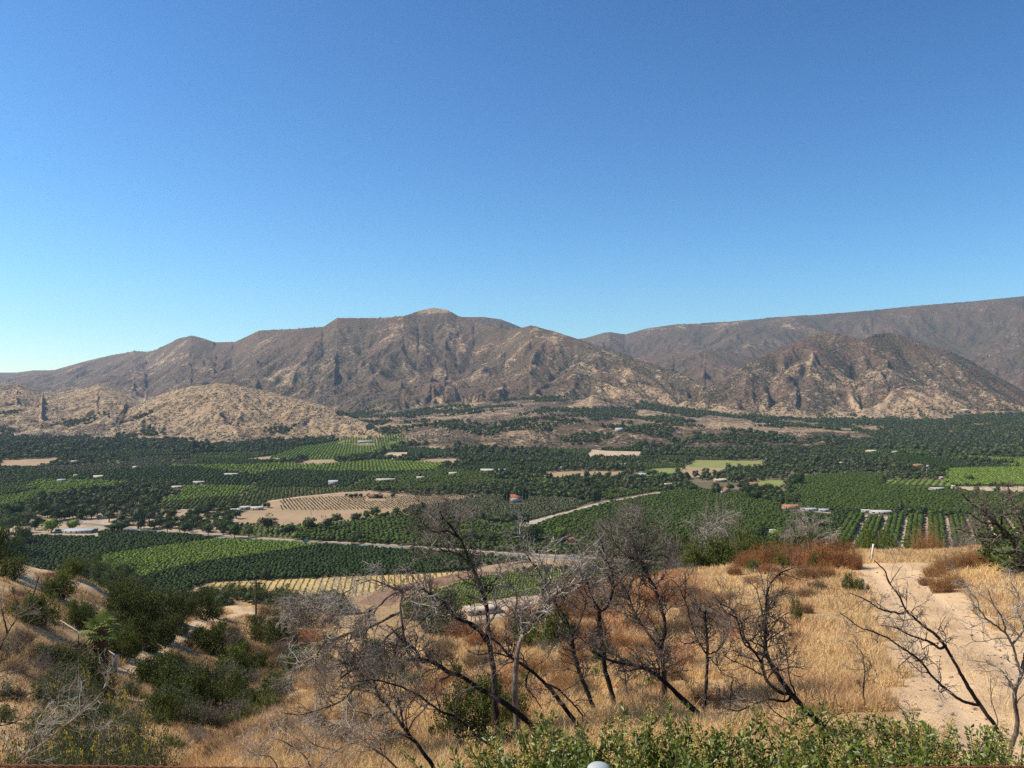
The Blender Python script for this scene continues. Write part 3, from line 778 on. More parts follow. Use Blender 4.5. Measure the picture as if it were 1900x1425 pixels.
def scatter(name, X, Y, Z, S, protos, label, cat=None, seed=1, squash=None):
    """ONE object of stuff: points carrying instances of the given meshes"""
    r = np.random.default_rng(seed); n = len(X)
    me = bpy.data.meshes.new(name); me.vertices.add(n); me.vertices.foreach_set('co', np.c_[X, Y, Z].astype(np.float32).ravel())
    a = me.attributes.new('idx', 'INT', 'POINT'); a.data.foreach_set('value', r.integers(0, len(protos), n).astype(np.int32))
    a = me.attributes.new('rot', 'FLOAT_VECTOR', 'POINT'); a.data.foreach_set('vector', np.c_[np.zeros(n), np.zeros(n), r.uniform(0, 6.28, n)].astype(np.float32).ravel())
    zz = np.asarray(S) * r.uniform(.85, 1.15, n)
    a = me.attributes.new('scl', 'FLOAT_VECTOR', 'POINT'); a.data.foreach_set('vector', np.c_[S, S, zz].astype(np.float32).ravel())
    o = bpy.data.objects.new(name, me); COL.objects.link(o)
    ng = bpy.data.node_groups.new(name, 'GeometryNodeTree')
    ng.interface.new_socket('Geometry', in_out='INPUT', socket_type='NodeSocketGeometry')
    ng.interface.new_socket('Geometry', in_out='OUTPUT', socket_type='NodeSocketGeometry')
    N = ng.nodes; L = ng.links
    gi = N.new('NodeGroupInput'); go = N.new('NodeGroupOutput'); ip = N.new('GeometryNodeInstanceOnPoints')
    if len(protos) > 1: j = N.new('GeometryNodeGeometryToInstance')
    for p in reversed(protos):
        oi = N.new('GeometryNodeObjectInfo'); oi.inputs['Object'].default_value = p
        if len(protos) > 1: L.new(oi.outputs['Geometry'], j.inputs[0])
        else: j = oi
    L.new(gi.outputs[0], ip.inputs['Points']); L.new(j.outputs['Instances' if len(protos) > 1 else 'Geometry'], ip.inputs['Instance'])
    ip.inputs['Pick Instance'].default_value = len(protos) > 1
    def na(nm, ty, sock):
        t = N.new('GeometryNodeInputNamedAttribute'); t.data_type = ty; t.inputs[0].default_value = nm
        L.new([q for q in t.outputs if q.enabled][0], ip.inputs[sock])
    na('idx', 'INT', 'Instance Index'); na('rot', 'FLOAT_VECTOR', 'Rotation'); na('scl', 'FLOAT_VECTOR', 'Scale')
    L.new(ip.outputs[0], go.inputs[0])
    o.modifiers.new('trees', 'NODES').node_group = ng
    return tag(o, label, cat, kind='stuff')

def orchard_proto(rng, mat, r=1.0, h=1.7, n=3):
    return [unlinked('crown', crown(rng, r, h, .12, 7, 9, .42, core=.8), mat) for _ in range(n)]
P_CIT = orchard_proto(rng, ML_CIT); P_DARK = orchard_proto(rng, ML_DARK); P_LIGHT = orchard_proto(rng, ML_LIGHT, h=1.4); P_OLIVE = orchard_proto(rng, ML_OLIVE, h=1.5)
P_OAKS = [unlinked('crown', crown(rng, 1, 1.5, .25, 14, 22, .26), ML_OAK) for _ in range(3)]
P_GUMS = [unlinked('crown', crown(rng, .8, 2.0, .3, 14, 20, .24, clr=.42), ML_GUM) for _ in range(2)]

def individuals(kind_name, crown_protos, X, Y, S, n, trunk_mb, label, group, cat='tree', z=0.0, hs=1.0):
    """the n nearest as things of their own (trunk, crown); returns the mask of the rest"""
    order = np.argsort(Y)[:n]; m = np.ones(len(X), bool); m[order] = False
    tr = trunk_mb.mesh('trunk', MB_TRUNK); r = np.random.default_rng(5); roots = []
    for p in crown_protos:
        roots.append(p.data)
    for k in order:
        s = float(S[k]); e = empty(kind_name, (X[k], Y[k], z), r.uniform(0, 6.28), label, cat, group); e.scale = (s, s, s * hs)
        for nm, me in (('trunk', tr), ('crown', roots[r.integers(len(roots))])):
            o = bpy.data.objects.new(nm, me); COL.objects.link(o); o.parent = e
    return m

tiny_trunk = lambda: trunk(rng, .55, .07, .05, 0)
pts = {}
# the two near dark orchards
X1, Y1 = rows_in('darkL', 3.0, 2.6, R(12), rng, .26); X2, Y2 = rows_in('darkR', 3.0, 2.6, R(12), rng, .26)
S1 = rng.uniform(1.35, 1.8, len(X1)); S2 = rng.uniform(1.35, 1.8, len(X2))
X = np.r_[X1, X2]; Y = np.r_[Y1, Y2]; S = np.r_[S1, S2]
vis = (950 + F * X / Y > 300) & (950 + F * X / Y < 900)
o_ = np.where(vis, Y, 9e9)
mk = np.ones(len(X), bool); mk[np.argsort(o_)[:300]] = False
individuals('orchard_tree', P_DARK, X[~mk], Y[~mk], S[~mk], 300, tiny_trunk(), 'dark green orchard tree in the rows just above the golden field of young plants', 'near edge rows of the dark orchard')
DK = [(X[mk], Y[mk], S[mk])]
# young trees in golden soil
X, Y = rows_in('seed', 3.8, 2.6, R(90 + 8), rng, .07); S = rng.uniform(.40, .62, len(X))
mk = individuals('young_tree', P_LIGHT, X, Y, S, 300, tiny_trunk(), 'young orchard tree in straight rows on golden soil, near end of the field', 'near rows of young trees on golden soil')
scatter('young_orchard', X[mk], Y[mk], X[mk] * 0, S[mk], P_LIGHT, 'far rows of young trees on the golden soil field')
# light green orchard block
X, Y = rows_in('light', 2.6, 2.3, R(14), rng, .26); S = rng.uniform(1.15, 1.55, len(X))
LT = [(X, Y, S)]
# grove behind the road
X, Y = rows_in('grove', 5.0, 4.0, R(10), rng, .2); S = rng.uniform(1.8, 2.5, len(X)); CT = [(X, Y, S)]
X, Y = rows_in('rightrow', 5.4, 3.1, R(40), rng, .1); S = rng.uniform(1.6, 2.25, len(X)); CT.append((X, Y, S))
X, Y = rows_in('lane', 4.3, 3.2, R(64), rng, .08); px_ = np.round((X * sin(R(64)) - Y * cos(R(64))) / 4.3).astype(int)
k = (px_ % 4 != 0) & (rng.random(len(X)) < .96); S = rng.uniform(2.0, 2.9, len(X)); CT.append((X[k], Y[k], S[k]))
X, Y = rows_in('darkM', 4.9, 3.4, R(35), rng, .12); S = rng.uniform(1.7, 2.35, len(X)); DM = (X, Y, S); CT.append(DM)
X, Y = rows_in('olive', 4.0, 3.4, R(20), rng, .2); OL = [(X, Y, rng.uniform(1.5, 2.1, len(X)))]
X, Y = rows_in('yel', 8.0, 6.0, R(60), rng, .05); LT.append((X, Y, rng.uniform(1.9, 2.4, len(X))))
X, Y = rows_in('green2', 7.0, 4.6, R(10), rng, .05); LT.append((X, Y, rng.uniform(2.2, 2.6, len(X))))
X, Y = rows_in('green5', 9.0, 6.6, R(10), rng, .05); LT.append((X, Y, rng.uniform(2.3, 2.8, len(X))))
X, Y = rows_in('green6', 8.0, 6.0, R(10), rng, .05); LT.append((X, Y, rng.uniform(2.5, 3.1, len(X))))
X, Y = rows_in('green7', 8.0, 6.0, R(10), rng, .05); LT.append((X, Y, rng.uniform(2.2, 2.8, len(X))))
X, Y = rows_in('tanA', 5.5, 5.0, R(62), rng, .05); yy = HOR + F * EYE / Y; xx = 950 + F * X / Y
k = (yy > 921 + (640 - xx).clip(0) * .05) & (yy < 947 - (xx - 640).clip(0) * .035) & (xx > 520); OL.append((X[k], Y[k], rng.uniform(.75, 1.05, k.sum())))
X, Y = rows_in('vine', 3.2, 1.9, R(28), rng, .1); VN = (X, Y, rng.uniform(.8, 1.1, len(X)))

# everything else on the valley floor: a patchwork of blocks, each with its own rows
used = [FW[k] for k in FIELD]
cell = 210.0
def block_of(X, Y):
    gx = np.floor(X / cell); gy = np.floor(Y / (cell * 1.3)); best = np.full(X.shape, 1e18); sec = best.copy(); idx = np.zeros(X.shape)
    for i in (-1, 0, 1):
        for j in (-1, 0, 1):
            cx = (gx + i + .1 + .8 * hsh(gx + i, gy + j, 5)) * cell; cy = (gy + j + .1 + .8 * hsh(gx + i, gy + j, 6)) * cell * 1.3
            d = np.abs(X - cx) + np.abs(Y - cy)      # squarish blocks
            h = hsh(gx + i, gy + j, 8)
            n = d < best
            sec = np.where(n, best, np.minimum(sec, d)); idx = np.where(n, h, idx); best = np.minimum(best, d)
    return idx, sec - best
def lattice(y0, y1, sp, a=R(14), umax=.66):
    r = y1 * 1.3
    u = np.arange(-r, r, sp); U, V = np.meshgrid(u, u); U = U + rng.normal(0, sp * .13, U.shape); V = V + rng.normal(0, sp * .13, V.shape)
    X = (U * cos(a) - V * sin(a)).ravel(); Y = (U * sin(a) + V * cos(a)).ravel()
    k = (Y > y0) & (Y < y1) & (np.abs(X) < Y * umax + 20); return X[k], Y[k]
RD = [np.array([flat(*p) for p in q]) for q in (ROAD1, ROAD2)]
def near_road(X, Y, w):
    m = np.zeros(X.shape, bool)
    for P in RD:
        for a, c in zip(P[:-1], P[1:]):
            ab = c - a; t = np.clip(((X - a[0]) * ab[0] + (Y - a[1]) * ab[1]) / (ab ** 2).sum(), 0, 1)
            m |= np.hypot(X - a[0] - t * ab[0], Y - a[1] - t * ab[1]) < w
    return m
WD = []; GM = []
for (y0, y1, sp, sc) in ((470, 1150, 4.5, 2.5), (1150, 1700, 5.8, 3.2), (1700, 2650, 8.2, 4.4)):
    X, Y = lattice(y0, y1, sp, R(14)); idx, gap = block_of(X, Y); q = (np.floor(idx * 97) % 2) == 0
    Xb, Yb = lattice(y0, y1, sp, R(52)); ib, gb = block_of(Xb, Yb); qb = (np.floor(ib * 97) % 2) == 1
    X = np.r_[X[q], Xb[qb]]; Y = np.r_[Y[q], Yb[qb]]; idx = np.r_[idx[q], ib[qb]]; gap = np.r_[gap[q], gb[qb]]
    k = np.ones(len(X), bool)
    for P in used: k &= ~inpoly(P, X, Y)
    k &= ~near_road(X, Y, 12)
    X, Y, idx, gap = X[k], Y[k], idx[k], gap[k]
    if y0 >= 1700:
        g = ground_z(X, Y); k = g < 3; X, Y, idx, gap, g = X[k], Y[k], idx[k], gap[k], g[k]
    xx = 950 + F * X / Y
    wood = (idx > .72) | (fbm(X / 160, Y / 260, 401, 3) > .60) | ((Y > 1500) & (fbm(X / 200, Y / 300, 411, 3) > .46))
    far_wood = (Y > 1900) & ((xx > 1380) | (xx < 480)); wood |= far_wood
    open_ = ((idx > .60) & (idx < .655) & ~wood) | ((gap < sp * .9) & (np.floor(idx * 41) % 3 == 0))
    hedge = (gap < sp * 1.3)
    S = sc * rng.uniform(.74, 1.12, len(X)) * .85 * (1 - .25 * (np.floor(idx * 59) % 2))
    r = rng.random(len(X))
    o1 = ~wood & ~open_ & ~hedge
    for rngk, lst in (((0, .26), DK), ((.26, .60), CT), ((.66, .69), LT), ((.69, .73), OL)):
        q = o1 & (idx >= rngk[0]) & (idx < rngk[1]); lst.append((X[q], Y[q], S[q]))
    q = wood & (r < (.40 if y0 < 1700 else .55)); S2 = S * rng.uniform(.8, 2.3, len(S))
    jx = rng.normal(0, sp * .4, len(X)); jy = rng.normal(0, sp * .4, len(X))
    a = q & (rng.random(len(X)) < .75); WD.append((X[a] + jx[a], Y[a] + jy[a], S2[a])); a = q & ~a; GM.append((X[a] + jx[a], Y[a] + jy[a], S2[a]))
    q = hedge & (r < .22) & ~open_; WD.append((X[q], Y[q], S[q] * 1.25))
# trees climbing the right-hand slope, the canyon mouth and the bench
X, Y = lattice(1950, 3900, 13.0, R(14), .72); xx = 950 + F * X / Y
d = fbm(X / 170, Y / 170, 301, 4)
g = ground_z(X, Y); zz, li, er, tt = mtn(X, Y)
nm = np.array([q['n'] for q in LAY])[li]
k = (g > 2) & (g < 150) & (((nm == 'ramp') & (d > .40)) | (np.isin(nm, ['mesa']) & (d > .61)) | (np.isin(nm, ['bench']) & (d > .56)) | (np.isin(nm, ['tan', 'tanl', 'main', 'twin']) & (g < 70) & (d > .66)))
k &= rng.random(len(X)) < .75
WT_ = (X[k], Y[k], rng.uniform(3.2, 7.5, k.sum()), g[k] - .4)

HOUSES = [
 (957,932,20,15,'white','red','white house with red roof beside the dark cypresses','house',.2),
 (1466,944,27,8,'tan','orange','long orange roofed barn above the orchard rows','barn',-.05),
 (1500,948,26,4,'white','grey','low grey white shed right of the orange roofed barn','shed',-.1),
 (1528,950,16,5,'grey','blue','blue grey roofed shed at the top of the tree lanes','shed',-.1),
 (1606,951,14,4,'white','white','short white roofed shed left of the long white one','shed',-.1),
 (1633,953,36,6,'white','white','long white roofed shed at the top of the tree lanes','shed',-.12),
 (1344,915,12,9,'white','orange','white cottage with orange roof among dark trees','cottage',.2),
 (1415,918,9,8,'white','red','small pinkish red roofed cottage right of the orange roofed one','cottage',.6),
 (1336,894,22,6,'tan','pale','long pinkish tan house left of the pale lawn','house',.1),
 (1398,900,14,5,'tan','orange','small orange roofed house on the left edge of the pale lawn','house',.1),
 (618,900,16,9,'white','white','white roofed barn standing alone in the dark orchard','barn',.3),
 (218,944,24,9,'brown','brown','dark brown roofed farmhouse left of the road','farmhouse',.15),
 (248,940,28,7,'brown','pale','long farm building with pale roof right of the brown farmhouse','farmhouse',.45),
 (144,948,13,8,'cream','white','cream cottage at the edge of the dark grove at left','cottage',.1),
 (437,950,17,6,'white','white','white roofed house left of the other two white roofs','house',.1),
 (455,945,18,5,'white','white','white roofed house in the middle of the three','house',.1),
 (477,946,21,6,'white','white','white roofed house nearest the tan stubble field','house',.1),
 (380,952,11,4,'white','grey','small white shed in the dry yard','shed',.1),
 (183,887,16,5,'cream','pale','cream house right of the yellow tank','house',.1),
 (115,893,14,2.4,'white','grey','low pale shed left of the yellow tank','shed',0),
 (915,874,46,4,'white','white','long low white greenhouse above the dark orchards','greenhouse',0),
 (840,881,14,5,'white','white','white house below the long white greenhouse','house',.2),
 (716,892,34,2.5,'white','white','thin long pale shed in the middle orchards','shed',0),
 (780,888,14,2.5,'cream','white','small pale shed right of the thin long shed','shed',0),
 (697,924,26,7,'brown','brown','dark red brown barn on top of the striped tan field','barn',.1),
 (150,988,50,5,'grey','grey','long low grey shed above the dark orchard','shed',-.03),
 (196,962,26,4,'white','white','low white building at the road bend','building',-.03),
 (1697,866,26,5,'tan','orange','orange roofed house among the far right trees','house',.1),
 (1724,867,10,4,'white','white','white house right of the far orange roofed house','house',.1),
 (1720,874,16,3,'white','grey','pale shed above the lone dark oak at right','shed',.1),
 (1634,858,22,3.5,'white','white','pair of white roofs in the far right trees','house',.1),
 (1557,861,12,3.5,'tan','pale','small pinkish house left of the white roofs','house',.1),
 (1521,859,6,2.5,'white','white','tiny white shed in the far right wood','shed',.1),
 (1616,839,18,4,'cream','pale','pale flat roofed house high in the right wood','house',.1),
 (1660,840,9,3,'white','white','white house right of the pale flat roofed one','house',.1),
 (1100,886,12,5,'white','red','white house with red roof on the lower edge of the long tan field','house',.1),
 (1192,885,13,7,'grey','blue','bluish grey house among dark trees','house',.1),
 (1235,901,20,3,'tan','pale','low tan building in the palm grove','building',.1),
 (1040,869,12,2.5,'white','white','white shed with parked vans above the long tan field','shed',0),
 (1156,864,16,2.5,'white','grey','grey roofed house above the orchard behind the tan field','house',.1),
 (1737,909,25,3.4,'white','white','white trailer like shed on the sandy strip at right','shed',0),
 (1768,906,6,6,'cream','pale','small cream hut at the right end of the yellow planting','hut',0),
 (1746,889,6,4,'cream','pale','small cream hut under the lone dark oak','hut',0),
 (1433,989,10,3.4,'white','white','tiny white box like shed behind the hill crest','hut',0),
 (1058,1006,14,9,'tan','orange','small tan farmhouse with orange roof by the road','farmhouse',.3),
 (370,897,20,2.5,'white','white','row of low white sheds in the left orchard','shed',0),
 (328,906,20,2.5,'white','pale','low pale shed at the left orchard edge','shed',0),
 (430,882,24,3,'white','white','long white building left of the green fields','building',0),
 (250,870,6,5,'white','white','small white house above the left groves','house',.1),
 (138,858,10,3,'white','white','white house right of the far left tan field','house',.1),
 (678,827,27,3,'white','grey','long grey roofed packing shed on the far green slope','packing_shed',0),
 (750,820,14,4,'cream','pale','cream house at the top of the far green slope','house',0),
 (1722,793,16,5,'tan','orange','orange roofed house at the foot of the right mountain','house',.1),
 (1788,791,18,5,'cream','pale','cream house at the foot of the right mountain','house',.1),
 (1845,781,22,3,'white','white','long white house high on the far right slope','house',.1),
 (1676,789,9,3,'tan','orange','tiny orange roofed house left on the right slope','house',.1),
]
EXC = [(*flat(x, y), w / F * flat(x, y)[1]) for (x, y, w, *_) in HOUSES]
def cat3(lst):
    X, Y, S = [np.concatenate([q[i] for q in lst]) for i in range(3)]; k = np.ones(len(X), bool)
    for hx, hy, hw in EXC:      # open yard in front of each building
        k &= ~((np.abs(X - hx * Y / hy) < hw / 2 + 3) & (Y > hy - 20 - hy * .012) & (Y < hy + 8))
    return X[k], Y[k], S[k]
for nm_, lst, pr, lb in (('dark_orchard', DK, P_DARK, 'dark green orchard trees covering the valley blocks'), ('orchard', CT, P_CIT, 'mid green citrus orchards in long rows across the valley'),
                     ('light_orchard', LT, P_LIGHT, 'bright green low orchard blocks among the darker groves'), ('olive_orchard', OL, P_OLIVE, 'grey green olive orchard and sparse grey rows on tan ground')):
    X, Y, S = cat3(lst); k = (np.abs(X) < .68 * Y + 15); X, Y, S = X[k], Y[k], S[k]
    z = np.zeros(len(X)); f_ = Y > 1700; z[f_] = ground_z(X[f_], Y[f_])
    scatter(nm_, X, Y, z, S, pr, lb)
X, Y, S = cat3(WD); scatter('woodland', X, Y, ground_z(X, Y), S, P_OAKS, 'dark rounded oaks massed between the orchard blocks')
X, Y, S = cat3(GM); scatter('eucalyptus_woodland', X, Y, ground_z(X, Y), S, P_GUMS, 'taller grey green trees massed between the orchards')
scatter('slope_woodland', WT_[0], WT_[1], WT_[3], WT_[2], P_OAKS, 'dark trees scattered up the foot of the mountains')
X, Y, S = VN; scatter('vineyard', X, Y, X * 0, S, P_LIGHT, 'bright green vine rows beyond the dry slope')

# single bushes and boulders on the open slopes, in their thousands
def slope_points(n, y0, y1, xa, xb, names, thr, seed, gmax=400):
    r = np.random.default_rng(seed); Y = y0 * (y1 / y0) ** r.random(n); x = r.uniform(xa, xb, n); X = (x - 950) / F * Y
    z, li, er, tt = mtn(X, Y); nm = np.array([q['n'] for q in LAY])[li]
    d = fbm(X / 70, Y / 70, 501 + seed, 4) + (0.35 - er) * .12
    k = (z > 2) & (z < gmax) & np.isin(nm, names) & (tt < 1.05) & (d > thr)
    return X[k], Y[k], z[k] - 1.2, r
X, Y, Z, r = slope_points(42000, 1950, 3800, -100, 2000, ['tan', 'tanl', 'mesa', 'bench'], .47, 1)
P_BUSH = [unlinked('bush', crown(rng, 1, 1.2, 0, 4, 6, .5, core=.9), ML_OAK) for _ in range(3)]
scatter('slope_bushes', X, Y, Z, r.uniform(.7, 2.1, len(X)), P_BUSH, 'dark bushes dotted over the dry foothills')
X, Y, Z, r = slope_points(70000, 3300, 5600, 300, 2000, ['main', 'twin'], .535, 2)
scatter('mountain_brush', X, Y, Z, r.uniform(1.4, 3.4, len(X)), P_BUSH, 'scrub dotted over the lower mountain slopes')
X, Y, Z, r = slope_points(26000, 2150, 3600, 0, 1500, ['tan', 'tanl', 'mesa', 'bench'], .53, 3)
def boulder(s):
    v, f = ico(1, 1); rr = np.random.default_rng(s); m = MB(); m.add(v * (1 + rr.normal(0, .18, (len(v), 1))) * np.array([1.2, 1, .8]), f); return unlinked('boulder', m, M_BOULDER)
M_BOULDER = mat_plain('sandstone', (0.42, 0.34, 0.25), (0.30, 0.235, 0.17), scale=.4)
scatter('boulders', X, Y, Z + .6, r.uniform(.7, 2.4, len(X)), [boulder(1), boulder(2)], 'pale boulders strewn over the tan foothills')
# ------------------------------------------------------------------ single trees in the valley
rng = np.random.default_rng(21)
def tree_kind(mat, r, h, z0, ncl, nl, leaf, tr, clr=.36, nv=3, core=.66):
    cs = [crown(rng, r, h, z0, ncl, nl, leaf, clr=clr, core=core).mesh('crown', mat) for _ in range(nv)]
    ts = tr.mesh('trunk', MB_TRUNK); return cs, ts
KT = {
 'oak': tree_kind(ML_OAK, 1.0, 1.45, .25, 22, 40, .16, trunk(rng, .6, .09, .1, 4, .6)),
 'dark': tree_kind(ML_DARK, 1.0, 1.5, .2, 20, 36, .17, trunk(rng, .6, .09, .08, 3, .5)),
 'gum': tree_kind(ML_GUM, .62, 1.75, .35, 22, 34, .13, trunk(rng, .9, .06, .06, 4, .8), .46, core=.5),
 'pale': tree_kind(ML_LIGHT, 1.0, 1.2, .15, 18, 34, .16, trunk(rng, .5, .07, .1, 3, .5)),
 'cypress': tree_kind(ML_CYP, .2, 2.0, .12, 26, 18, .09, trunk(rng, .4, .03, .0, 0), .6, core=.86),
}
def vtree(kind, name, x, y, hpx, label, group=None, wpx=None, cat='tree'):
    p = flat(x, y); D = p[1]; h = hpx / F * D; cs, ts = KT[kind]
    tall = {'oak': 1.7, 'dark': 1.7, 'gum': 2.1, 'pale': 1.35, 'cypress': 2.12}[kind]
    s = h / tall; sx = s if wpx is None else wpx / F * D / 2 / {'gum': .62, 'cypress': .2}.get(kind, 1.0)
    e = empty(name, (p[0], D, gz(p[0], D) - .05), rng.uniform(0, 6.28), label, cat, group); e.scale = (sx, sx, s)
    for nm, me in (('trunk', ts), ('crown', cs[rng.integers(len(cs))])):
        o = bpy.data.objects.new(nm, me); COL.objects.link(o); o.parent = e
    return e
# hand placed: kind, name, x, base row, height px, width px, label
for a in [
 ('gum','eucalyptus',497,990,37,36,'tallest grey green eucalyptus on the road, between the stubble field and the orchards'),
 ('dark','oak',536,991,20,34,'low wide dark oak right of the tallest roadside eucalyptus'),
 ('oak','oak',573,984,24,28,'round oak on the lower edge of the tan stubble field'),
 ('gum','poplar',608,986,30,24,'pointed grey green tree standing on the lower edge of the stubble field'),
 ('oak','oak',665,1004,18,18,'single dark tree on the road verge below the citrus grove'),
 ('gum','pepper_tree',612,1003,16,15,'small upright tree on the verge right of the blue car'),
 ('oak','oak',652,1010,16,18,'round tree on the verge beside the tan verge patch'),
 ('pale','pepper_tree',548,1002,16,16,'small pale green tree on the verge left of the blue car'),
 ('gum','roadside_tree',310,990,24,22,'grey green tree overhanging the bend of the road by the dark orchard'),
 ('oak','roadside_tree',343,992,26,26,'rounded roadside tree, second along the road past the bend'),
 ('gum','roadside_tree',386,995,28,22,'upright roadside tree, third along the road past the bend'),
 ('dark','roadside_tree',435,999,30,26,'dark tall roadside tree just before the light green orchard corner'),
 ('oak','roadside_tree',462,997,22,20,'round roadside tree left of the tallest eucalyptus'),
 ('dark','roadside_tree',220,986,20,44,'wide dark clump of tree above the dark orchard edge'),
 ('pale','willow',95,988,28,34,'pale green spreading tree left of the low grey shed'),
 ('pale','willow',136,984,22,24,'second pale green spreading tree behind the low grey shed'),
 ('dark','oak',65,984,22,16,'dark upright tree by the sandy yard at the left'),
 ('oak','oak',18,990,38,50,'large grey green tree at the left edge above the hill crest'),
 ('gum','eucalyptus',256,982,48,30,'tall loose grey green tree near the brown roofed farmhouse'),
 ('gum','eucalyptus',164,948,30,26,'tall tree behind the white cottage at left'),
 ('dark','oak',262,985,26,14,'narrow dark tree beside the road bend'),
 ('dark','oak',390,946,20,24,'dark tree above the dry yard, left of the three white roofs'),
 ('dark','oak',960,1000,30,40,'broad dark oak by the bottom of the pale lane'),
 ('dark','oak',985,1008,34,46,'second broad dark oak by the bottom of the pale lane'),
 ('dark','oak',1044,1012,30,30,'dark round oak beside the small tan farmhouse'),
 ('oak','oak',920,972,18,40,'dark spreading oak in the corner of the olive orchard'),
 ('pale','tree',862,986,16,26,'grey green tree in the grove below the olive orchard'),
 ('dark','oak',1410,998,24,26,'round dark oak behind the hill crest by the white box'),
 ('pale','tree',1440,996,14,26,'bright green low tree beside the white box'),
 ('dark','oak',1512,980,30,30,'dark tree at the left end of the tree lanes'),
 ('oak','oak',1470,936,16,26,'dark tree left of the orange roofed barn'),
 ('dark','oak',1404,928,22,34,'dark tree right of the orange roofed cottage'),
 ('dark','oak',1330,918,20,22,'dark tree left of the orange roofed cottage'),
 ('dark','oak',1742,883,18,18,'lone dark oak at the corner of the right hand green field'),
 ('dark','oak',1800,893,12,16,'small dark oak in the right hand green field'),
 ('dark','oak',1483,900,22,20,'tall dark tree at the left corner of the large right orchard'),
 ('dark','oak',1470,902,16,18,'dark tree next to the pale lawn'),
 ('pale','willow',1364,886,11,18,'yellow green crown among dark trees left of the pale lawn'),
 ('oak','oak',1037,872,18,11,'reddish dark tree on the upper edge of the long tan field'),
 ('dark','oak',982,884,16,14,'dark tree right of the long white shed'),
 ('dark','oak',1208,884,14,28,'dark tree right of the bluish house'),
 ('oak','oak',1130,886,11,10,'small pointed tree at the lower edge of the long tan field'),
 ('dark','oak',360,836,22,8,'dark tall tree in the far windbreak below the tan hill'),
 ('dark','oak',1698,888,12,16,'dark tree in the yellow green planting'),
]:
    vtree(a[0], a[1], a[2], a[3], a[4], a[6], None, a[5])
for i, (x, y, h) in enumerate([(937,930,22),(943,930,24),(959,930,26),(966,930,28),(972,929,27),(978,929,26)]):
    vtree('cypress', 'cypress', x, y + 2, h, 'slim dark cypress in the row beside the red roofed white house', 'cypresses by the red roofed house', 5)
for i, (x, y, h) in enumerate([(968,973,22),(972,974,23),(976,974,23),(980,974,22)]):
    vtree('cypress', 'cypress', x, y, h, 'slim dark cypress in the tight clump at the bottom of the pale lane', 'cypress clump at the lane', 5)
for i, (x, y, h) in enumerate([(1103,934,24),(1106,934,26),(1110,933,24),(1113,932,18)]):
    vtree('cypress', 'cypress', x, y, h, 'dark cypress in the pair of clumps halfway up the pale lane', 'cypresses halfway up the lane', 5)
for x, w in ((360, 9), (368, 8), (377, 8), (385, 8), (394, 8)):
    vtree('cypress', 'conifer', x, 841, 24 - (x % 5) * 2, 'dark conifer in the tall windbreak below the tan hill', 'far windbreak conifers', w)
# scattered trees among the houses and dry yards
def sprinkle(n, x0, x1, y0, y1, kinds, h0, h1, label, group, name='oak', test=None):
    c = 0; k = 0
    while c < n and k < n * 30:
        k += 1; x = rng.uniform(x0, x1); y = rng.uniform(y0, y1)
        p = flat(x, y)
        if near_road(np.array([p[0]]), np.array([p[1]]), 9)[0]: continue
        if test and not test(x, y): continue
        s = 650. / p[1]
        hh = rng.uniform(h0, h1) * s
        vtree(kinds[rng.integers(len(kinds))], name, x, y, hh, label, group, hh * rng.uniform(.8, 1.3)); c += 1
sprinkle(130, 262, 440, 946, 994, ['oak', 'dark', 'oak'], 9, 22, 'dark rounded tree on the dry yards between the road and the tan stubble field', 'trees on the dry yards', 'yard_tree', lambda x, y: y < 984 + (x - 262) * .09)
sprinkle(85, 0, 280, 944, 976, ['oak', 'dark', 'gum'], 14, 32, 'tree among the farm buildings left of the road bend', 'trees round the left farm buildings', 'farm_tree')
sprinkle(26, 380, 500, 926, 948, ['dark', 'oak'], 8, 14, 'small round dark tree beside the three white roofs', 'trees by the white roofs', 'yard_tree')
sprinkle(12, 640, 740, 919, 925, ['dark'], 8, 14, 'dark tree beside the dark red barn on the tan field', 'trees by the red barn', 'yard_tree')
sprinkle(24, 620, 800, 952, 972, ['dark', 'pale', 'oak'], 10, 20, 'tree along the lower boundary of the tan stubble field', 'trees below the stubble field', 'boundary_tree', lambda x, y: abs(y - (972 - (x - 620) * .17)) < 6)
sprinkle(22, 1040, 1320, 905, 935, ['dark', 'oak'], 10, 22, 'dark tree around the houses above the big right hand orchard', 'trees above the right orchard', 'yard_tree', lambda x, y: y < 928 - (x - 1130) * .1)
sprinkle(22, 830, 1130, 900, 920, ['dark', 'oak', 'pale'], 12, 26, 'dark tree in the belt behind the red roofed white house', 'trees behind the red roofed house', 'garden_tree')
sprinkle(26, 1320, 1480, 905, 935, ['dark', 'dark', 'oak'], 14, 26, 'dark tree around the orange roofed cottages', 'trees round the orange roofs', 'garden_tree', lambda x, y: y < 920 + (x - 1320) * .13)
sprinkle(14, 860, 1100, 994, 1010, ['dark', 'oak', 'pale'], 12, 26, 'tree beside the road behind the burnt branches', 'trees by the road at the centre', 'roadside_tree')

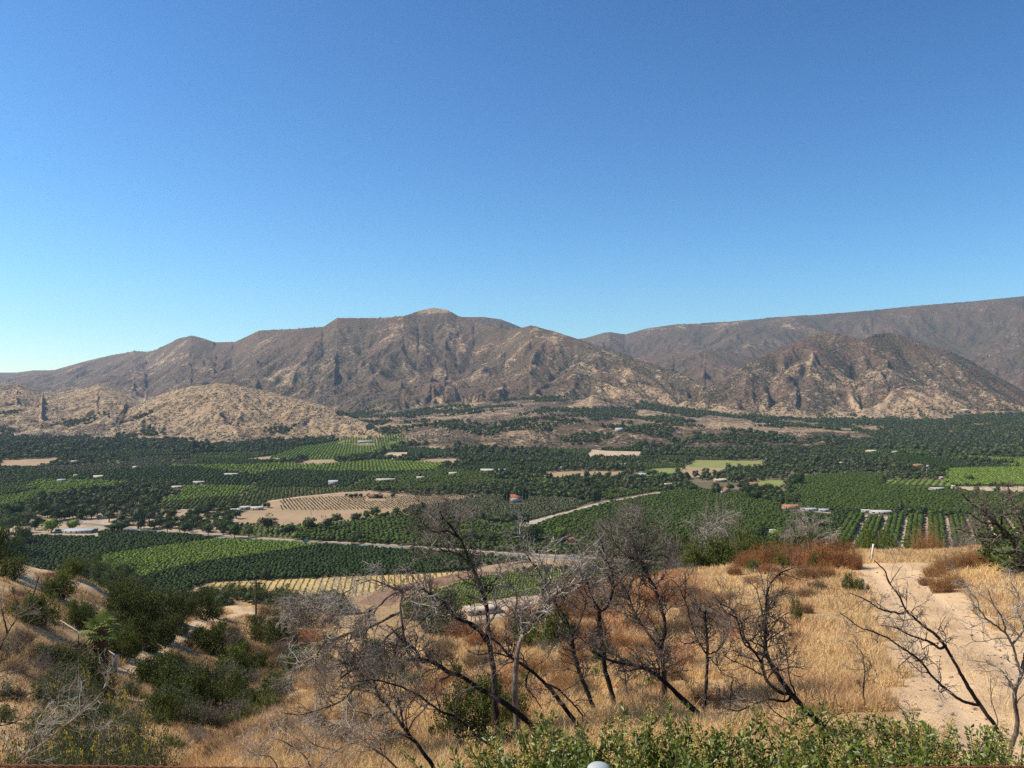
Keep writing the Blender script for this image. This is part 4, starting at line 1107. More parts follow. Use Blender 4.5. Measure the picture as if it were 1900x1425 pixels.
# tall fan palms in the valley
def palm_meshes(rng, fronds=26, L=1.0):
    t = MB(); P = np.zeros((1, 6, 3)); P[0, :, 2] = np.linspace(-.3, 1, 6); P[0, :, 0] = np.linspace(0, .03, 6)
    V, q = tubes(P, np.array([.05]), np.array([.035]), 8); t.add(V, q)
    return t.mesh('trunk', MB_TRUNK)
def fan_frond(mb, rng, base, az, el, L, seg=11, droop=.5, stiff=1.0):
    """palmate leaf: stalk and a fan of pointed folded leaflets"""
    d = np.array([cos(az) * cos(el), sin(az) * cos(el), sin(el)]); side = np.array([-sin(az), cos(az), 0]); up = np.cross(side, d) * -1
    hub = base + d * L * .5 + np.array([0, 0, -droop * L * .08])
    V, q = tubes(np.array([[base, (base + hub) / 2 + up * L * .02, hub]]), np.array([L * .015]), np.array([L * .01]), 4); mb.add(V, q)
    for k in range(seg):
        a = (k / (seg - 1) - .5) * R(210); dd = d * cos(a) + side * sin(a)
        l = L * .55 * (1 - .25 * abs(a) / R(105)) * rng.uniform(.9, 1.1)
        w = l * .075; pp = np.cross(dd, up); 
        m = hub + dd * l * .6 - np.array([0, 0, droop * l * .08]); tip = hub + dd * l - np.array([0, 0, droop * l * rng.uniform(.25, .5)])
        mb.add([hub, m + pp * w, tip, m - pp * w, m + up * w * .5], [(0, 1, 4), (1, 2, 4), (2, 3, 4), (3, 0, 4)])
fr = MB()
for i in range(22): fan_frond(fr, rng, np.array([0.03, 0, 1.0]), rng.uniform(0, 6.28), rng.uniform(-.7, 1.2), .26, 7)
VP_F, VP_T = fr.mesh('fronds', ML_PALM), palm_meshes(rng)
for (x, y, h) in [(985,912,16),(996,914,18),(1022,912,17),(1044,910,15),(1052,911,16),(1076,908,14),(1180,906,12),(1205,903,14),(1218,902,14),(1233,901,12),(1248,900,13),(1262,900,12),(1272,899,12),(1284,898,12),(1165,906,12),(262,940,20),(268,938,18)]:
    p = flat(x, y); h = h / F * p[1] * .93; e = empty('fan_palm', (p[0], p[1], 0), rng.uniform(0, 6), 'tall fan palm standing out above the dark trees of the middle valley', 'palm', 'tall fan palms in the valley'); e.scale = (h,) * 3
    for nm, me in (('trunk', VP_T), ('fronds', VP_F)):
        o = bpy.data.objects.new(nm, me); COL.objects.link(o); o.parent = e

# ------------------------------------------------------------------ buildings
def pal(n, c, c2=None, **k): return mat_plain(n, c, c2, **k)
MW = {'white': pal('white_render', (.42, .39, .34), (.34, .31, .27)), 'cream': pal('cream_render', (.60, .50, .36)), 'tan': pal('tan_render', (.45, .33, .22)), 'grey': pal('grey_board', (.36, .36, .35)), 'brown': pal('brown_board', (.16, .09, .06))}
MR = {'red': pal('red_tiles', (.42, .13, .07), scale=1.5), 'orange': pal('orange_tiles', (.42, .20, .10), scale=1.5), 'brown': pal('brown_shingles', (.20, .11, .08), scale=1.5), 'white': pal('white_metal_roof', (.46, .44, .40), (.36, .34, .31)), 'grey': pal('grey_metal_roof', (.42, .43, .44)), 'blue': pal('blue_grey_roof', (.38, .44, .48)), 'pale': pal('pale_roof', (.62, .52, .40))}
M_WIN = mat_plain('window_glass', (.03, .035, .04), rough=.15, spec=.5); M_DOOR = mat_plain('door_paint', (.12, .08, .06))
def house(x, y, wpx, hpx, wall, roof, label, name='house', ang=None, depth=.6, pitch=.32, cat='house', hip=False):
    p = flat(x, y) if y > 770 else None
    X, D = p; w = wpx / F * D; h = max(hpx / F * D * .62, 2.3); rh = max(hpx / F * D * .38, .8) if pitch > 0 else .3; d = w * depth if w < 30 else w * .35
    d = min(d, 14.0)
    ang = rng.uniform(-.35, .35) if ang is None else ang
    e = empty(name, (X, D, gz(X, D)), ang, label, cat)
    m = MB(); m.box(-w / 2, w / 2, -d / 2, d / 2, -.3, h)
    if pitch > 0 and not hip: m.add([(-w / 2, -d / 2, h), (-w / 2, d / 2, h), (-w / 2, 0, h + rh * .93), (w / 2, -d / 2, h), (w / 2, d / 2, h), (w / 2, 0, h + rh * .93)], [(0, 1, 2), (3, 5, 4)])
    m.obj('wall', MW[wall], e)
    r = MB(); o = .5; t = .16
    hx = w / 2 + o - (d / 2 if hip else 0)
    a = np.array([(-w / 2 - o, -d / 2 - o, h + .02), (w / 2 + o, -d / 2 - o, h + .02), (w / 2 + o, d / 2 + o, h + .02), (-w / 2 - o, d / 2 + o, h + .02), (-hx, 0, h + rh), (hx, 0, h + rh)])
    v = np.r_[a, a + (0, 0, t)]
    fq = [(6, 7, 11, 10), (8, 9, 10, 11), (0, 4, 5, 1), (2, 5, 4, 3), (0, 1, 7, 6), (1, 2, 8, 7), (2, 3, 9, 8), (3, 0, 6, 9)]
    r.add(v, fq); r.add(v, [(6, 10, 9), (7, 8, 11), (0, 3, 4), (1, 5, 2)])
    ro = r.obj('roof', MR[roof], e)
    if w > 7 and name in ('house', 'farmhouse', 'cottage'):
        c = MB(); c.box(w * .2, w * .2 + .8, .3, 1.1, h, h + rh + .9); c.obj('chimney', MW[wall], ro)
    nwin = int(max(1, min(5, w // 4)))
    for k in range(nwin):
        cx = (k + .5) / nwin * w - w / 2
        if k == nwin // 2 and nwin > 1:
            q = MB(); q.box(cx - .5, cx + .5, -d / 2 - .05, -d / 2 + .05, 0, 2.1); q.obj('door', M_DOOR, e)
        else:
            q = MB(); q.box(cx - .65, cx + .65, -d / 2 - .04, -d / 2 + .04, h * .42, h * .42 + 1.1); q.obj('window', M_WIN, e)
    return e
for a in HOUSES:
    house(*a)
# house on the mesa
h_ = house(1148, 801, 9, 5, 'white', 'white', 'white house alone on the brown mesa', 'house', .1)
def on_terrain(o, x, y, d0=1700, d1=3900):
    D = np.linspace(d0, d1, 900); X = (x - 950) / F * D; g = ground_z(X, D); k = np.nonzero(EYE - (y - HOR) / F * D <= g)[0]
    if len(k): o.location = (X[k[0]], D[k[0]], g[k[0]]); return D[k[0]]
on_terrain(h_, 1148, 801)
house(893, 1136, 60, 14, 'tan', 'pale', 'pale roofed shed on the sandy lot behind the burnt branches', 'shed', .35)
# yellow water tank
X, D = flat(140, 889); e = empty('water_tank', (X, D, 0), 0, 'yellow cylindrical water tank above the left orchards', 'water tank')
m = MB(); P = np.array([[(0, 0, 0), (0, 0, 6.2)]], float); V, q = tubes(P, np.array([3.0]), np.array([3.0]), 20); m.add(V, q); m.obj('shell', pal('yellow_tank', (.62, .48, .18)), e)
m = MB(); P = np.array([[(0, 0, 6.2), (0, 0, 6.9)]], float); V, q = tubes(P, np.array([3.1]), np.array([.2]), 20); m.add(V, q); m.obj('lid', MW['cream'], e)

# cars and vans
M_GL = mat_plain('car_glass', (.02, .025, .03), rough=.1, spec=.6); M_TY = mat_plain('tyre_rubber', (.02, .02, .02))
def car(x, y, paint, label, ang, name='car', L=4.4, Wd=1.8, Hh=1.45, cat='car'):
    X, D = flat(x, y); e = empty(name, (X, D, .26 if name == 'car' else .1), ang, label, cat)
    m = MB(); x0, x1 = -L / 2, L / 2; van = Hh > 1.8
    prof = [(x0, .35), (x0, .85), (x0 + .35, .92), (x0 + (.3 if van else 1.1), Hh), (x1 - (.4 if van else .9), Hh), (x1 - .15, .95), (x1, .8), (x1, .35)]
    n = len(prof); v = [(a, -Wd / 2, b) for a, b in prof] + [(a, Wd / 2, b) for a, b in prof]
    m.add(v, [(i, (i + 1) % n, (i + 1) % n + n, i + n) for i in range(n)]); 
    for s in (0, n): m.add(v, [tuple(s + i for i in (0, 1, 2, 3, 4, 5, 6, 7))])
    m.obj('body', paint, e)
    for s in (-1, 1):
        q = MB(); q.box(x0 + 1.15, x1 - 1.1, s * Wd / 2 - .02, s * Wd / 2 + .02, .92, Hh - .12); q.obj('side_window', M_GL, e)
        for cx in (x0 + .85, x1 - .85):
            P = np.array([[(cx, s * Wd / 2 - .12, .33), (cx, s * Wd / 2 + .05, .33)]], float); V, qq = tubes(P, np.array([.33]), np.array([.33]), 12)
            q = MB(); q.add(V, qq); q.add(V[12:], [tuple(range(12))]); q.add(V[:12], [tuple(range(12))]); q.obj('wheel', M_TY, e)
MP = {k: mat_plain('paint_' + k, c, tuple(q * .9 for q in c), rough=.3, spec=.5) for k, c in dict(blue=(.08, .17, .34), white=(.75, .75, .74), dark=(.05, .05, .06), silver=(.45, .46, .47)).items()}
car(567, 1005.5, MP['blue'], 'blue car driving on the road beside the light green orchard', -.15)
car(108, 987, MP['white'], 'white van parked left of the long grey shed', .2, 'van', 5.4, 2.0, 2.3, 'van')
car(248, 985, MP['white'], 'white car parked by the road bend', .2)
car(1025, 873, MP['white'], 'white van parked at the left end above the long tan field', 0, 'van', 6, 2.2, 2.5, 'van')
car(1034, 873, MP['silver'], 'silver van parked between two others above the long tan field', 0, 'van', 6, 2.2, 2.4, 'van')
car(1045, 873, MP['white'], 'white van parked at the right end above the long tan field', 0, 'van', 6, 2.2, 2.5, 'van')
car(1700, 909, MP['white'], 'white car on the sandy strip at right', 0)
car(1062, 1034, MP['silver'], 'silver car on the road beyond the dry slope', -.1)

# utility poles
M_WOOD = mat_plain('pole_wood', (.34, .29, .24), (.25, .20, .16)); M_DWOOD = mat_plain('dark_pole_wood', (.09, .07, .055)); M_INS = mat_plain('insulator', (.35, .35, .33))
def pole(x, y, hpx, label, mat=None, arm=True, p=None, name='utility_pole', group=None):
    q = flat(x, y) if p is None else p[:2]; D = q[1]; z = gz(q[0], D); h = hpx / F * D
    e = empty(name, (q[0], D, z), rng.uniform(-.5, .5), label, 'utility pole', group)
    m = MB(); V, f = tubes(np.array([[(0, 0, -.5), (0, 0, h)]]), np.array([.17 + D * .00012]), np.array([.12 + D * .0001]), 8); m.add(V, f); m.add(V[8:], [tuple(range(8))]); m.obj('post', mat or M_WOOD, e)
    if arm:
        m = MB(); m.box(-1.25, 1.25, -.09, .09, h - .7, h - .5); a = m.obj('crossarm', mat or M_WOOD, e)
        for xx in (-1.1, -.4, .4, 1.1):
            m = MB(); V, f = tubes(np.array([[(xx, 0, h - .5), (xx, 0, h - .25)]]), np.array([.07]), np.array([.04]), 6); m.add(V, f); m.obj('insulator', M_INS, a)
    return np.array([q[0], D, z + h - .25])
tops = {}
for k, (x, y, h, lb) in enumerate([
 (152,1017,21,'pale utility pole in the middle of the dark left orchard'), (372,1026,16,'utility pole at the upper side of the light green orchard'),
 (393,1046,22,'pale utility pole near the boundary of light and dark orchard'), (345,1064,16,'utility pole on the lower corner of the light green orchard'),
 (577,956,23,'tall pole in the tan stubble field'), (526,938,9,'pole on the upper edge of the tan field'), (693,915,12,'pole behind the dark red barn'),
 (1630,1004,19,'grey pole standing in the tree lanes'), (1212,947,12,'pole in the upper right orchard rows'), (1618,918,10,'pole in the large dark right orchard'),
 (1648,882,10,'pole on the upper edge of the dark right orchard'), (1448,893,12,'pole beside the pale lawn'), (1252,878,9,'pole beside the bright green field'),
 (871,907,9,'pole in the middle orchards left of the greenhouse'), (979,1018,30,'pole by the road seen through the burnt branches'), (546,888,14,'tall thin pole in the dark middle orchards'), (1123,952,10,'pole in the orchard right of the pale lane')]):
    tops[k] = pole(x, y, h, lb)
tops['near'] = pole(475, 1140, 70, 'tall dark utility pole with crossarm beside the dirt track bend', M_DWOOD, p=hit(475, 1146))
def wire(a, b, sag, label, r=.03):
    m = MB(); t = np.linspace(0, 1, 24)[:, None]; P = a * (1 - t) + b * t; P[:, 2] -= sag * 4 * (t * (1 - t))[:, 0]
    V, f = tubes(P[None], np.array([r]), np.array([r]), 3); m.add(V, f)
    return tag(m.obj('power_line', M_DWOOD), label, 'power line', 'power lines')
wire(tops['near'], tops[3], 4, 'black wire sagging from the tall dark pole towards the light orchard', .035)
wire(tops[3], tops[0], 6, 'wire strung over the light and dark orchards to the left pole', .04)
wire(tops[2], tops[4], 6, 'wire strung across the road to the pole in the tan field', .04)

def far_tree(kind, x, ytop, D, w, label, group=None, name='small_tree'):
    X = (x - 950) / F * D; z = gz(X, D); H = EYE - (ytop - HOR) / F * D - z; cs, ts = KT[kind]; s = max(H, 1.5) / 1.75; sx = w / F * D / 2
    e = empty(name, (X, D, z - .1), rng.uniform(0, 6.28), label, 'tree', group); e.scale = (sx, sx, s)
    for nm, me in (('trunk', ts), ('crown', cs[rng.integers(len(cs))])):
        o = bpy.data.objects.new(nm, me); COL.objects.link(o); o.parent = e
# ------------------------------------------------------------------ near shrubs
rng = np.random.default_rng(31)
ML_SH = mat_leaf('shrub_leaf', (0.095, 0.125, 0.025), (0.165, 0.19, 0.045), trans=.2, a2=(0.07, 0.085, 0.022))
ML_SHD = mat_leaf('dark_shrub_leaf', (0.062, 0.082, 0.020), (0.125, 0.145, 0.04), trans=.18)
ML_SHG = mat_leaf('grey_green_leaf', (0.095, 0.125, 0.060), (0.165, 0.19, 0.10), trans=.15)
ML_LAU = mat_leaf('sumac_leaf', (0.085, 0.125, 0.016), (0.22, 0.25, 0.036), trans=.3, rough=.42, spec=.45, a2=(0.11, 0.14, 0.022))
ML_DRY = mat_leaf('dry_twig', (0.24, 0.155, 0.085), (0.36, 0.25, 0.14), trans=.1, a2=(0.13, 0.085, 0.05))
ML_RUST = mat_leaf('rust_stem', (0.40, 0.165, 0.07), (0.56, 0.27, 0.12), trans=.15, a2=(0.18, 0.09, 0.045))
ML_RUST2 = mat_leaf('orange_brown_stem', (0.40, 0.20, 0.08), (0.50, 0.28, 0.12), trans=.15, a2=(0.22, 0.12, 0.06))
ML_GREY = mat_leaf('grey_twig', (0.17, 0.145, 0.12), (0.27, 0.235, 0.195), trans=0, a2=(0.10, 0.085, 0.07))
ML_FLW = mat_leaf('ochre_panicle', (0.42, 0.30, 0.09), (0.55, 0.38, 0.13), trans=.15)
ML_YFL = mat_leaf('yellow_flower', (0.62, 0.52, 0.04), (0.70, 0.60, 0.08), trans=.2)
M_STEM = mat_bark('stem_bark', (0.07, 0.05, 0.035), (0.15, 0.115, 0.08))

def stems(rng, n, r, h, K=6, wander=.13, rad=.012, low=.25, sides=3):
    a = rng.uniform(0, 2 * pi, n); el = rng.uniform(low, 1.45, n); S = np.c_[np.cos(a), np.sin(a), np.zeros(n)] * r * .08
    L = np.minimum(r / np.maximum(np.cos(el), .05), h / np.maximum(np.sin(el), .05)) * rng.uniform(.75, 1.05, n)
    P = walk(rng, S, np.c_[np.cos(a) * np.cos(el), np.sin(a) * np.cos(el), np.sin(el)], L, K, wander, (0, 0, .3))
    return P, tubes(P, np.full(n, rad), np.full(n, rad * .25), sides)

def shrub_proto(mat, n_stem, n_leaf, leaf, wid, r=1.0, h=1.2, spread=.12, flat_=.35, twigm=M_STEM, low=.2):
    """stems fanning from the base with leaves clustered along their outer halves"""
    P, (V, q) = stems(rng, n_stem, r, h, low=low, rad=.014)
    st = MB(); st.add(V, q)
    i = rng.integers(0, n_stem, n_leaf); t = 1 - rng.random(n_leaf) ** 1.4 * .72
    k = np.clip((t * (P.shape[1] - 1)), 0, P.shape[1] - 1.001); k0 = k.astype(int); fr_ = (k - k0)[:, None]
    C = P[i, k0] * (1 - fr_) + P[i, k0 + 1] * fr_ + rng.normal(0, spread, (n_leaf, 3)) * r
    hc = n_leaf * 2 // 3; nc = 34; cc = P[rng.integers(0, n_stem, nc), rng.integers(3, P.shape[1], nc)]; cs = rng.uniform(.07, .17, nc)
    j = rng.integers(0, nc, hc); C[:hc] = cc[j] + rng.normal(0, 1, (hc, 3)) * cs[j, None] * r
    C[:, 2] = np.maximum(C[:, 2], .02)
    V, q = leaves(rng, C, leaf, wid, up=.4); lf = MB(); lf.add(V, q)
    return [('stems', st.mesh('stems', twigm)), ('foliage', lf.mesh('foliage', mat))]
def brush_proto(mat, n, r=1.0, h=1.0, wid=.012, tips=5, tipl=.12):
    """airy dead brush: hundreds of fine stems with feathery ends"""
    a = rng.uniform(0, 2 * pi, n); rr = np.sqrt(rng.random(n)) * r * .55
    S = np.c_[np.cos(a) * rr, np.sin(a) * rr, np.zeros(n)]
    Dr = np.c_[np.cos(a) * rr * .8 + rng.normal(0, .25, n), np.sin(a) * rr * .8 + rng.normal(0, .25, n), np.full(n, 1.0)]
    hh = h * rng.uniform(.35, 1.05, n) * np.sqrt(np.clip(1.05 - (rr / (.60 * r)) ** 2, .06, 1))
    P = walk(rng, S, Dr, hh, 5, .16)
    mb = MB(); V, q = tubes(P, np.full(n, wid), np.full(n, wid * .4), 3); mb.add(V, q)
    m = n * tips; i = rng.integers(0, n, m); k = rng.integers(2, 5, m)
    Q = walk(rng, P[i, k], np.c_[rng.normal(0, .6, (m, 2)), rng.uniform(.2, 1, m)], rng.uniform(.5, 1.3, m) * tipl, 3, .2)
    V, q = tubes(Q, np.full(m, wid * .7), np.full(m, wid * .3), 3); mb.add(V, q)
    return [('stems', mb.mesh('stems', mat))]
def twig_proto(mat, n=26, r=1.0, h=1.0, rad=.014):
    P, (V, q) = stems(rng, n, r, h, 7, .22, rad); mb = MB(); mb.add(V, q)
    for lv, (mul, l, rd) in enumerate(((9, .4, .5), (5, .2, .35))):
        m = len(P) * mul; i = rng.integers(0, len(P), m); k = rng.integers(1, P.shape[1], m)
        P = walk(rng, P[i, k], rng.normal(0, 1, (m, 3)) + [0, 0, .5], np.full(m, l) * rng.uniform(.5, 1.2, m), 4, .3)
        V, q = tubes(P, np.full(m, rad * rd), np.full(m, rad * rd * .4), 3); mb.add(V, q)
    return [('twigs', mb.mesh('twigs', mat))]
PR = {
 'green': [shrub_proto(ML_SH, 46, 3200, .095, .06) for _ in range(3)],
 'dark': [shrub_proto(ML_SHD, 46, 3200, .095, .06) for _ in range(3)],
 'greyg': [shrub_proto(ML_SHG, 50, 3000, .095, .045, spread=.10) for _ in range(2)],
 'dry': [brush_proto(ML_DRY, 260, wid=.008, tips=6, tipl=.2) for _ in range(2)],
 'rust': [brush_proto(ML_RUST, 330, wid=.006, tips=7, tipl=.2) for _ in range(3)],
 'rust2': [brush_proto(ML_RUST2, 330, wid=.006, tips=7, tipl=.2) for _ in range(2)],
 'twig': [twig_proto(ML_GREY) for _ in range(2)],
 'dtwig': [twig_proto(M_STEM)],
}
_cache = {}
def shrub(kind, x, y, wpx, hpx, label, group=None, name='shrub', sink=.06, cat='shrub', P=None):
    p = hit(x, y) if P is None else P
    D = p[1]; r = wpx / F * D / 2; h = hpx / F * D / 1.1
    e = empty(name, (p[0], D + r * .3, gz(p[0], D + r * .3) - sink * h), rng.uniform(0, 6.28), label, cat, group)
    e.scale = (r, r, h)
    for nm, me in PR[kind][rng.integers(len(PR[kind]))]:
        o = bpy.data.objects.new(nm, me); COL.objects.link(o); o.parent = e
    return e
GRP = {}
def many(kind, lst, label, group, name='shrub', jit=0):
    for (x, y, w, h) in lst: shrub('green' if kind == 'dark' and 'dark' not in label and rng.random() < .5 else kind, x, y, w, h, label, group if len(lst) > 1 else None, name)

# left spur and its crest
many('dark', [(10,1040,60,62),(40,1012,40,30),(-30,1060,80,70),(20,1075,50,40)], 'dark shrub crowding the left edge above the bare spur', 'dark shrubs at the left edge')
many('green', [(128,1072,46,34),(160,1078,50,44),(190,1090,54,44),(214,1104,48,40),(240,1108,50,34)], 'green shrub in the row along the far side of the bare spur', 'shrubs behind the bare spur')
many('dark', [(172,1068,44,30),(226,1092,56,36),(268,1110,50,26),(300,1117,50,22),(335,1120,44,26),(352,1124,40,28),(375,1122,46,26),(404,1122,50,22)], 'dark shrub on the ridge just below the orchards', 'dark shrubs on the left ridge', 'shrub')
many('twig', [(238,1085,40,30),(290,1112,40,20),(205,1075,30,22)], 'grey leafless shrub among the green ones on the left ridge', 'grey shrubs on the left ridge', 'dead_shrub')
shrub('green', 110, 1112, 60, 46, 'grey green shrub alone on the bare spur slope', None)
shrub('green', 90, 1108, 34, 32, 'small shrub at the left foot of the lone spur shrub', None)
many('green', [(138,1165,44,50),(160,1170,36,44),(70,1160,70,56),(40,1150,56,46),(235,1122,46,34)], 'olive green shrub on the slope left of the fan palm', 'shrubs left of the palm')
many('dark', [(228,1160,70,62),(262,1168,70,66),(300,1166,66,60),(330,1156,40,44),(250,1195,60,50),(290,1190,60,40),(214,1140,56,48),(280,1140,60,34),(345,1140,30,26),(283,1212,40,34),(306,1196,40,34),(330,1178,36,34)], 'dark dense shrub on the bank above the shaded track', 'dark shrubs above the shaded track')
many('twig', [(290,1160,50,44),(265,1150,34,34)], 'dead grey shrub among the dark ones above the track', 'dead shrubs above the track', 'dead_shrub')
many('green', [(220,1220,48,52),(246,1222,30,40),(232,1198,40,36)], 'bright green shrub right of the fan palm', 'green shrubs right of the palm')
many('dark', [(376,1150,50,44),(398,1146,34,28),(352,1146,30,30)], 'dark round shrub on the point inside the track bend', 'dark shrubs inside the track bend')
many('dark', [(395,1112,50,20),(430,1104,40,18),(490,1120,40,22),(520,1126,54,24),(556,1130,60,26),(590,1132,60,28),(470,1108,34,18),(625,1137,50,28)], 'dark shrub in the thicket between the track and the golden field', 'thicket below the golden field')
many('green', [(445,1112,30,24),(480,1110,30,24),(530,1112,34,22)], 'lighter green shrub in the thicket below the golden field', 'lighter thicket shrubs')
def fill(kinds, n, x0, x1, y0, y1, w0, w1, label, group, name='shrub', seed=1, hk=.75, ok=None):
    r = np.random.default_rng(seed); c = 0; g = 0
    while c < n and g < n * 20:
        g += 1; x = r.uniform(x0, x1); y = r.uniform(y0, y1)
        if (ok and not ok(x, y)) or (370 < x < 490 and 1105 < y < 1180) or (200 < x < 400 and 1150 < y < 1262): continue
        P = hit(x, y)
        if track_d(P[:1], P[1:2])[0] < 1.5 or P[2] < 1: continue
        w = r.uniform(w0, w1); shrub(kinds[r.integers(len(kinds))], x, y, w, w * hk * r.uniform(.7, 1.2), label, group, name, P=P); c += 1
fill(['green', 'greyg', 'dry', 'dark', 'twig'], 30, -20, 240, 1130, 1380, 30, 70, 'scrubby brown grey shrub on the steep slope at the left', 'scrub on the left slope', 'scrub', 5, .6)
fill(['green', 'greyg', 'twig', 'dark'], 34, 260, 560, 1190, 1400, 34, 70, 'mixed scrub shrub in the bottom of the ravine', 'scrub in the ravine bottom', 'scrub', 6, .7, lambda x, y: y < 1400 - (x - 330) * .45)
fill(['dark', 'dry', 'twig'], 22, 430, 700, 1140, 1260, 30, 60, 'scrub shrub on the slope behind the grey tangle of branches', 'scrub behind the grey tangle', 'scrub', 7, .6)
fill(['rust', 'rust2', 'dry'], 64, 740, 1330, 1095, 1320, 44, 96, 'rusty brown brush clump on the slope between the burnt trees', 'rusty brush between the burnt trees', 'brush', 18, .62)
fill(['green', 'dark'], 9, 760, 1250, 1130, 1300, 30, 50, 'small green shrub resprouting on the slope between the burnt trees', 'resprouting shrubs on the slope', 'shrub', 19, .7)
fill(['dry', 'rust2', 'twig'], 26, 1000, 1560, 1090, 1330, 26, 50, 'small dead shrub among the golden grass of the knoll', 'dead shrubs in the golden grass', 'dead_shrub', 8, .55)
# right of the track
many('dark', [(360,1205,40,36),(392,1215,60,48),(410,1195,50,36)], 'dark green shrub at the mouth of the grassy gully', 'shrubs at the gully mouth')
many('dry', [(440,1200,50,30),(470,1215,50,30),(500,1225,50,32),(520,1245,50,30),(455,1240,46,30),(490,1260,50,26),(430,1175,40,22),(540,1215,50,30),(415,1215,40,24),(480,1190,46,24)], 'straw coloured brush clump on the slope right of the track', 'straw brush right of the track', 'brush')
many('dark', [(520,1160,50,24),(560,1165,60,30),(478,1165,40,20)], 'low dark shrub below the track bend', 'low shrubs below the bend')
many('rust', [(535,1195,60,22),(575,1190,60,24),(505,1190,40,18),(560,1180,40,18)], 'rust red low brush in the patch right of the straw slope', 'rust brush on the left slope', 'brush')
# big thicket in the ravine
many('dark', [(290,1260,60,44),(330,1258,60,40),(270,1280,60,46),(310,1300,70,60),(355,1320,80,66),(400,1330,80,60),(440,1310,60,44),(300,1340,60,50),(480,1320,56,40),(430,1290,50,40)], 'dark green shrub in the ravine thicket', 'ravine thicket')
many('greyg', [(340,1290,60,56),(372,1290,60,60),(330,1320,60,40),(400,1280,50,40),(350,1350,60,40),(300,1310,50,40)], 'grey green leafy shrub on top of the ravine thicket', 'grey green ravine shrubs')
many('green', [(470,1345,50,30),(500,1320,50,28),(520,1290,50,28)], 'green shrub at the right edge of the ravine thicket', 'right ravine shrubs')
many('twig', [(440,1345,60,50),(400,1350,60,46),(510,1300,40,40),(470,1270,50,30),(360,1340,60,40)], 'bare grey shrub woven into the ravine thicket', 'bare ravine shrubs', 'dead_shrub')
# left foreground slope
many('dark', [(120,1262,70,50),(150,1290,80,66),(185,1300,50,50),(90,1240,60,36)], 'dark shrub on the brown slope below the rail', 'dark shrubs below the rail')
many('greyg', [(118,1320,80,70),(90,1290,50,50),(150,1330,60,60)], 'pale grey green shrub on the brown slope', 'pale shrubs on the brown slope')
many('dry', [(30,1190,80,30),(100,1210,70,26),(60,1230,80,30),(20,1250,70,30),(150,1205,60,24),(60,1270,80,28),(180,1240,50,26),(20,1300,70,30),(200,1330,60,40),(225,1340,60,44),(250,1350,50,30)], 'brown dry brush clump on the left slope', 'brown brush on the left slope', 'brush')
many('twig', [(20,1220,60,50),(70,1250,60,40),(190,1280,60,50)], 'bare grey twiggy shrub on the left slope', 'bare shrubs on the left slope', 'dead_shrub')
many('rust', [(55,1120,40,20),(30,1105,40,16),(85,1070,50,12),(110,1075,40,12)], 'reddish brush on the bare spur at left', 'reddish brush on the spur', 'brush')
# rust brush on the knoll crest
many('rust', [(1385,1058,60,44),(1410,1052,70,46),(1440,1050,70,50),(1470,1052,70,54),(1500,1055,70,58),(1530,1055,70,60),(1560,1056,66,64),(1585,1056,50,56),(1365,1068,40,26),(1430,1065,60,26),(1590,1058,30,30)], 'rust red brush in the long bank on the knoll crest', 'rust brush bank on the crest', 'brush')
many('rust2', [(1500,1074,60,36),(1535,1072,50,34),(1455,1082,60,28),(1400,1085,50,24)], 'orange brown brush in front of the rust red bank', 'orange brown brush below the bank', 'brush')
many('rust2', [(1738,1070,60,34),(1762,1060,60,44),(1790,1056,60,50),(1818,1050,60,48),(1842,1050,50,44),(1750,1100,60,48),(1776,1092,50,40),(1720,1085,40,24)], 'orange brown brush right of the dirt track', 'orange brown brush right of the track', 'brush')
many('green', [(1425,1050,30,24),(1455,1054,34,26),(1520,1056,34,30),(1400,1062,30,22)], 'olive shrub showing through the rust red bank', 'olive shrubs in the rust bank')
many('dark', [(1578,1096,30,30),(1600,1100,24,24)], 'small dark shrub at the left edge of the dirt track', 'dark shrubs by the dirt track')
many('dry', [(1460,1110,60,24),(1500,1108,50,24),(1430,1118,50,24),(1520,1095,50,24)], 'pale brown tuft on the knoll below the rust bank', 'pale brown tufts on the knoll', 'brush')
shrub('green', 1478, 1156, 26, 40, 'single fresh green shrub alone on the golden grass')
shrub('rust2', 1480, 1190, 44, 28, 'pinkish dried shrub just below the fresh green one', None, 'brush')
# slope patches of rust brush in the middle
many('rust', [(1060,1100,60,40),(1085,1108,60,42),(1040,1115,60,42),(1015,1125,50,34),(1100,1125,60,42),(1060,1135,70,46),(1025,1150,60,42),(1120,1095,60,38),(1085,1150,60,42),(1140,1110,50,36),(1000,1145,30,20)], 'rust red brush on the dry shoulder behind the pale burnt tree', 'rust brush on the shoulder', 'brush')
many('rust2', [(1110,1180,60,34),(1150,1200,60,36),(1185,1215,60,36),(1220,1225,60,36),(1260,1180,50,28),(1060,1215,60,36),(1030,1250,60,36),(1290,1140,50,26),(1240,1100,60,28),(1330,1120,50,26),(1180,1170,50,30),(1340,1170,50,26),(1380,1140,50,24)], 'orange brown brush on the slope among the burnt trunks', 'orange brush among the trunks', 'brush')
many('rust', [(970,1270,70,40),(930,1290,60,36),(1000,1300,60,40),(1040,1310,60,40),(900,1330,50,34),(940,1345,60,40)], 'dark rust brush at the feet of the middle burnt trees', 'rust brush at the tree feet', 'brush')
many('dry', [(450,1385,90,50),(520,1370,90,50),(580,1350,80,46),(400,1410,80,46),(620,1390,100,60),(690,1360,90,50),(550,1415,90,50),(660,1320,60,40),(740,1400,90,56),(480,1420,80,40)], 'brown dry brush on the near grassy slope at bottom left', 'dry brush on the near slope', 'brush')
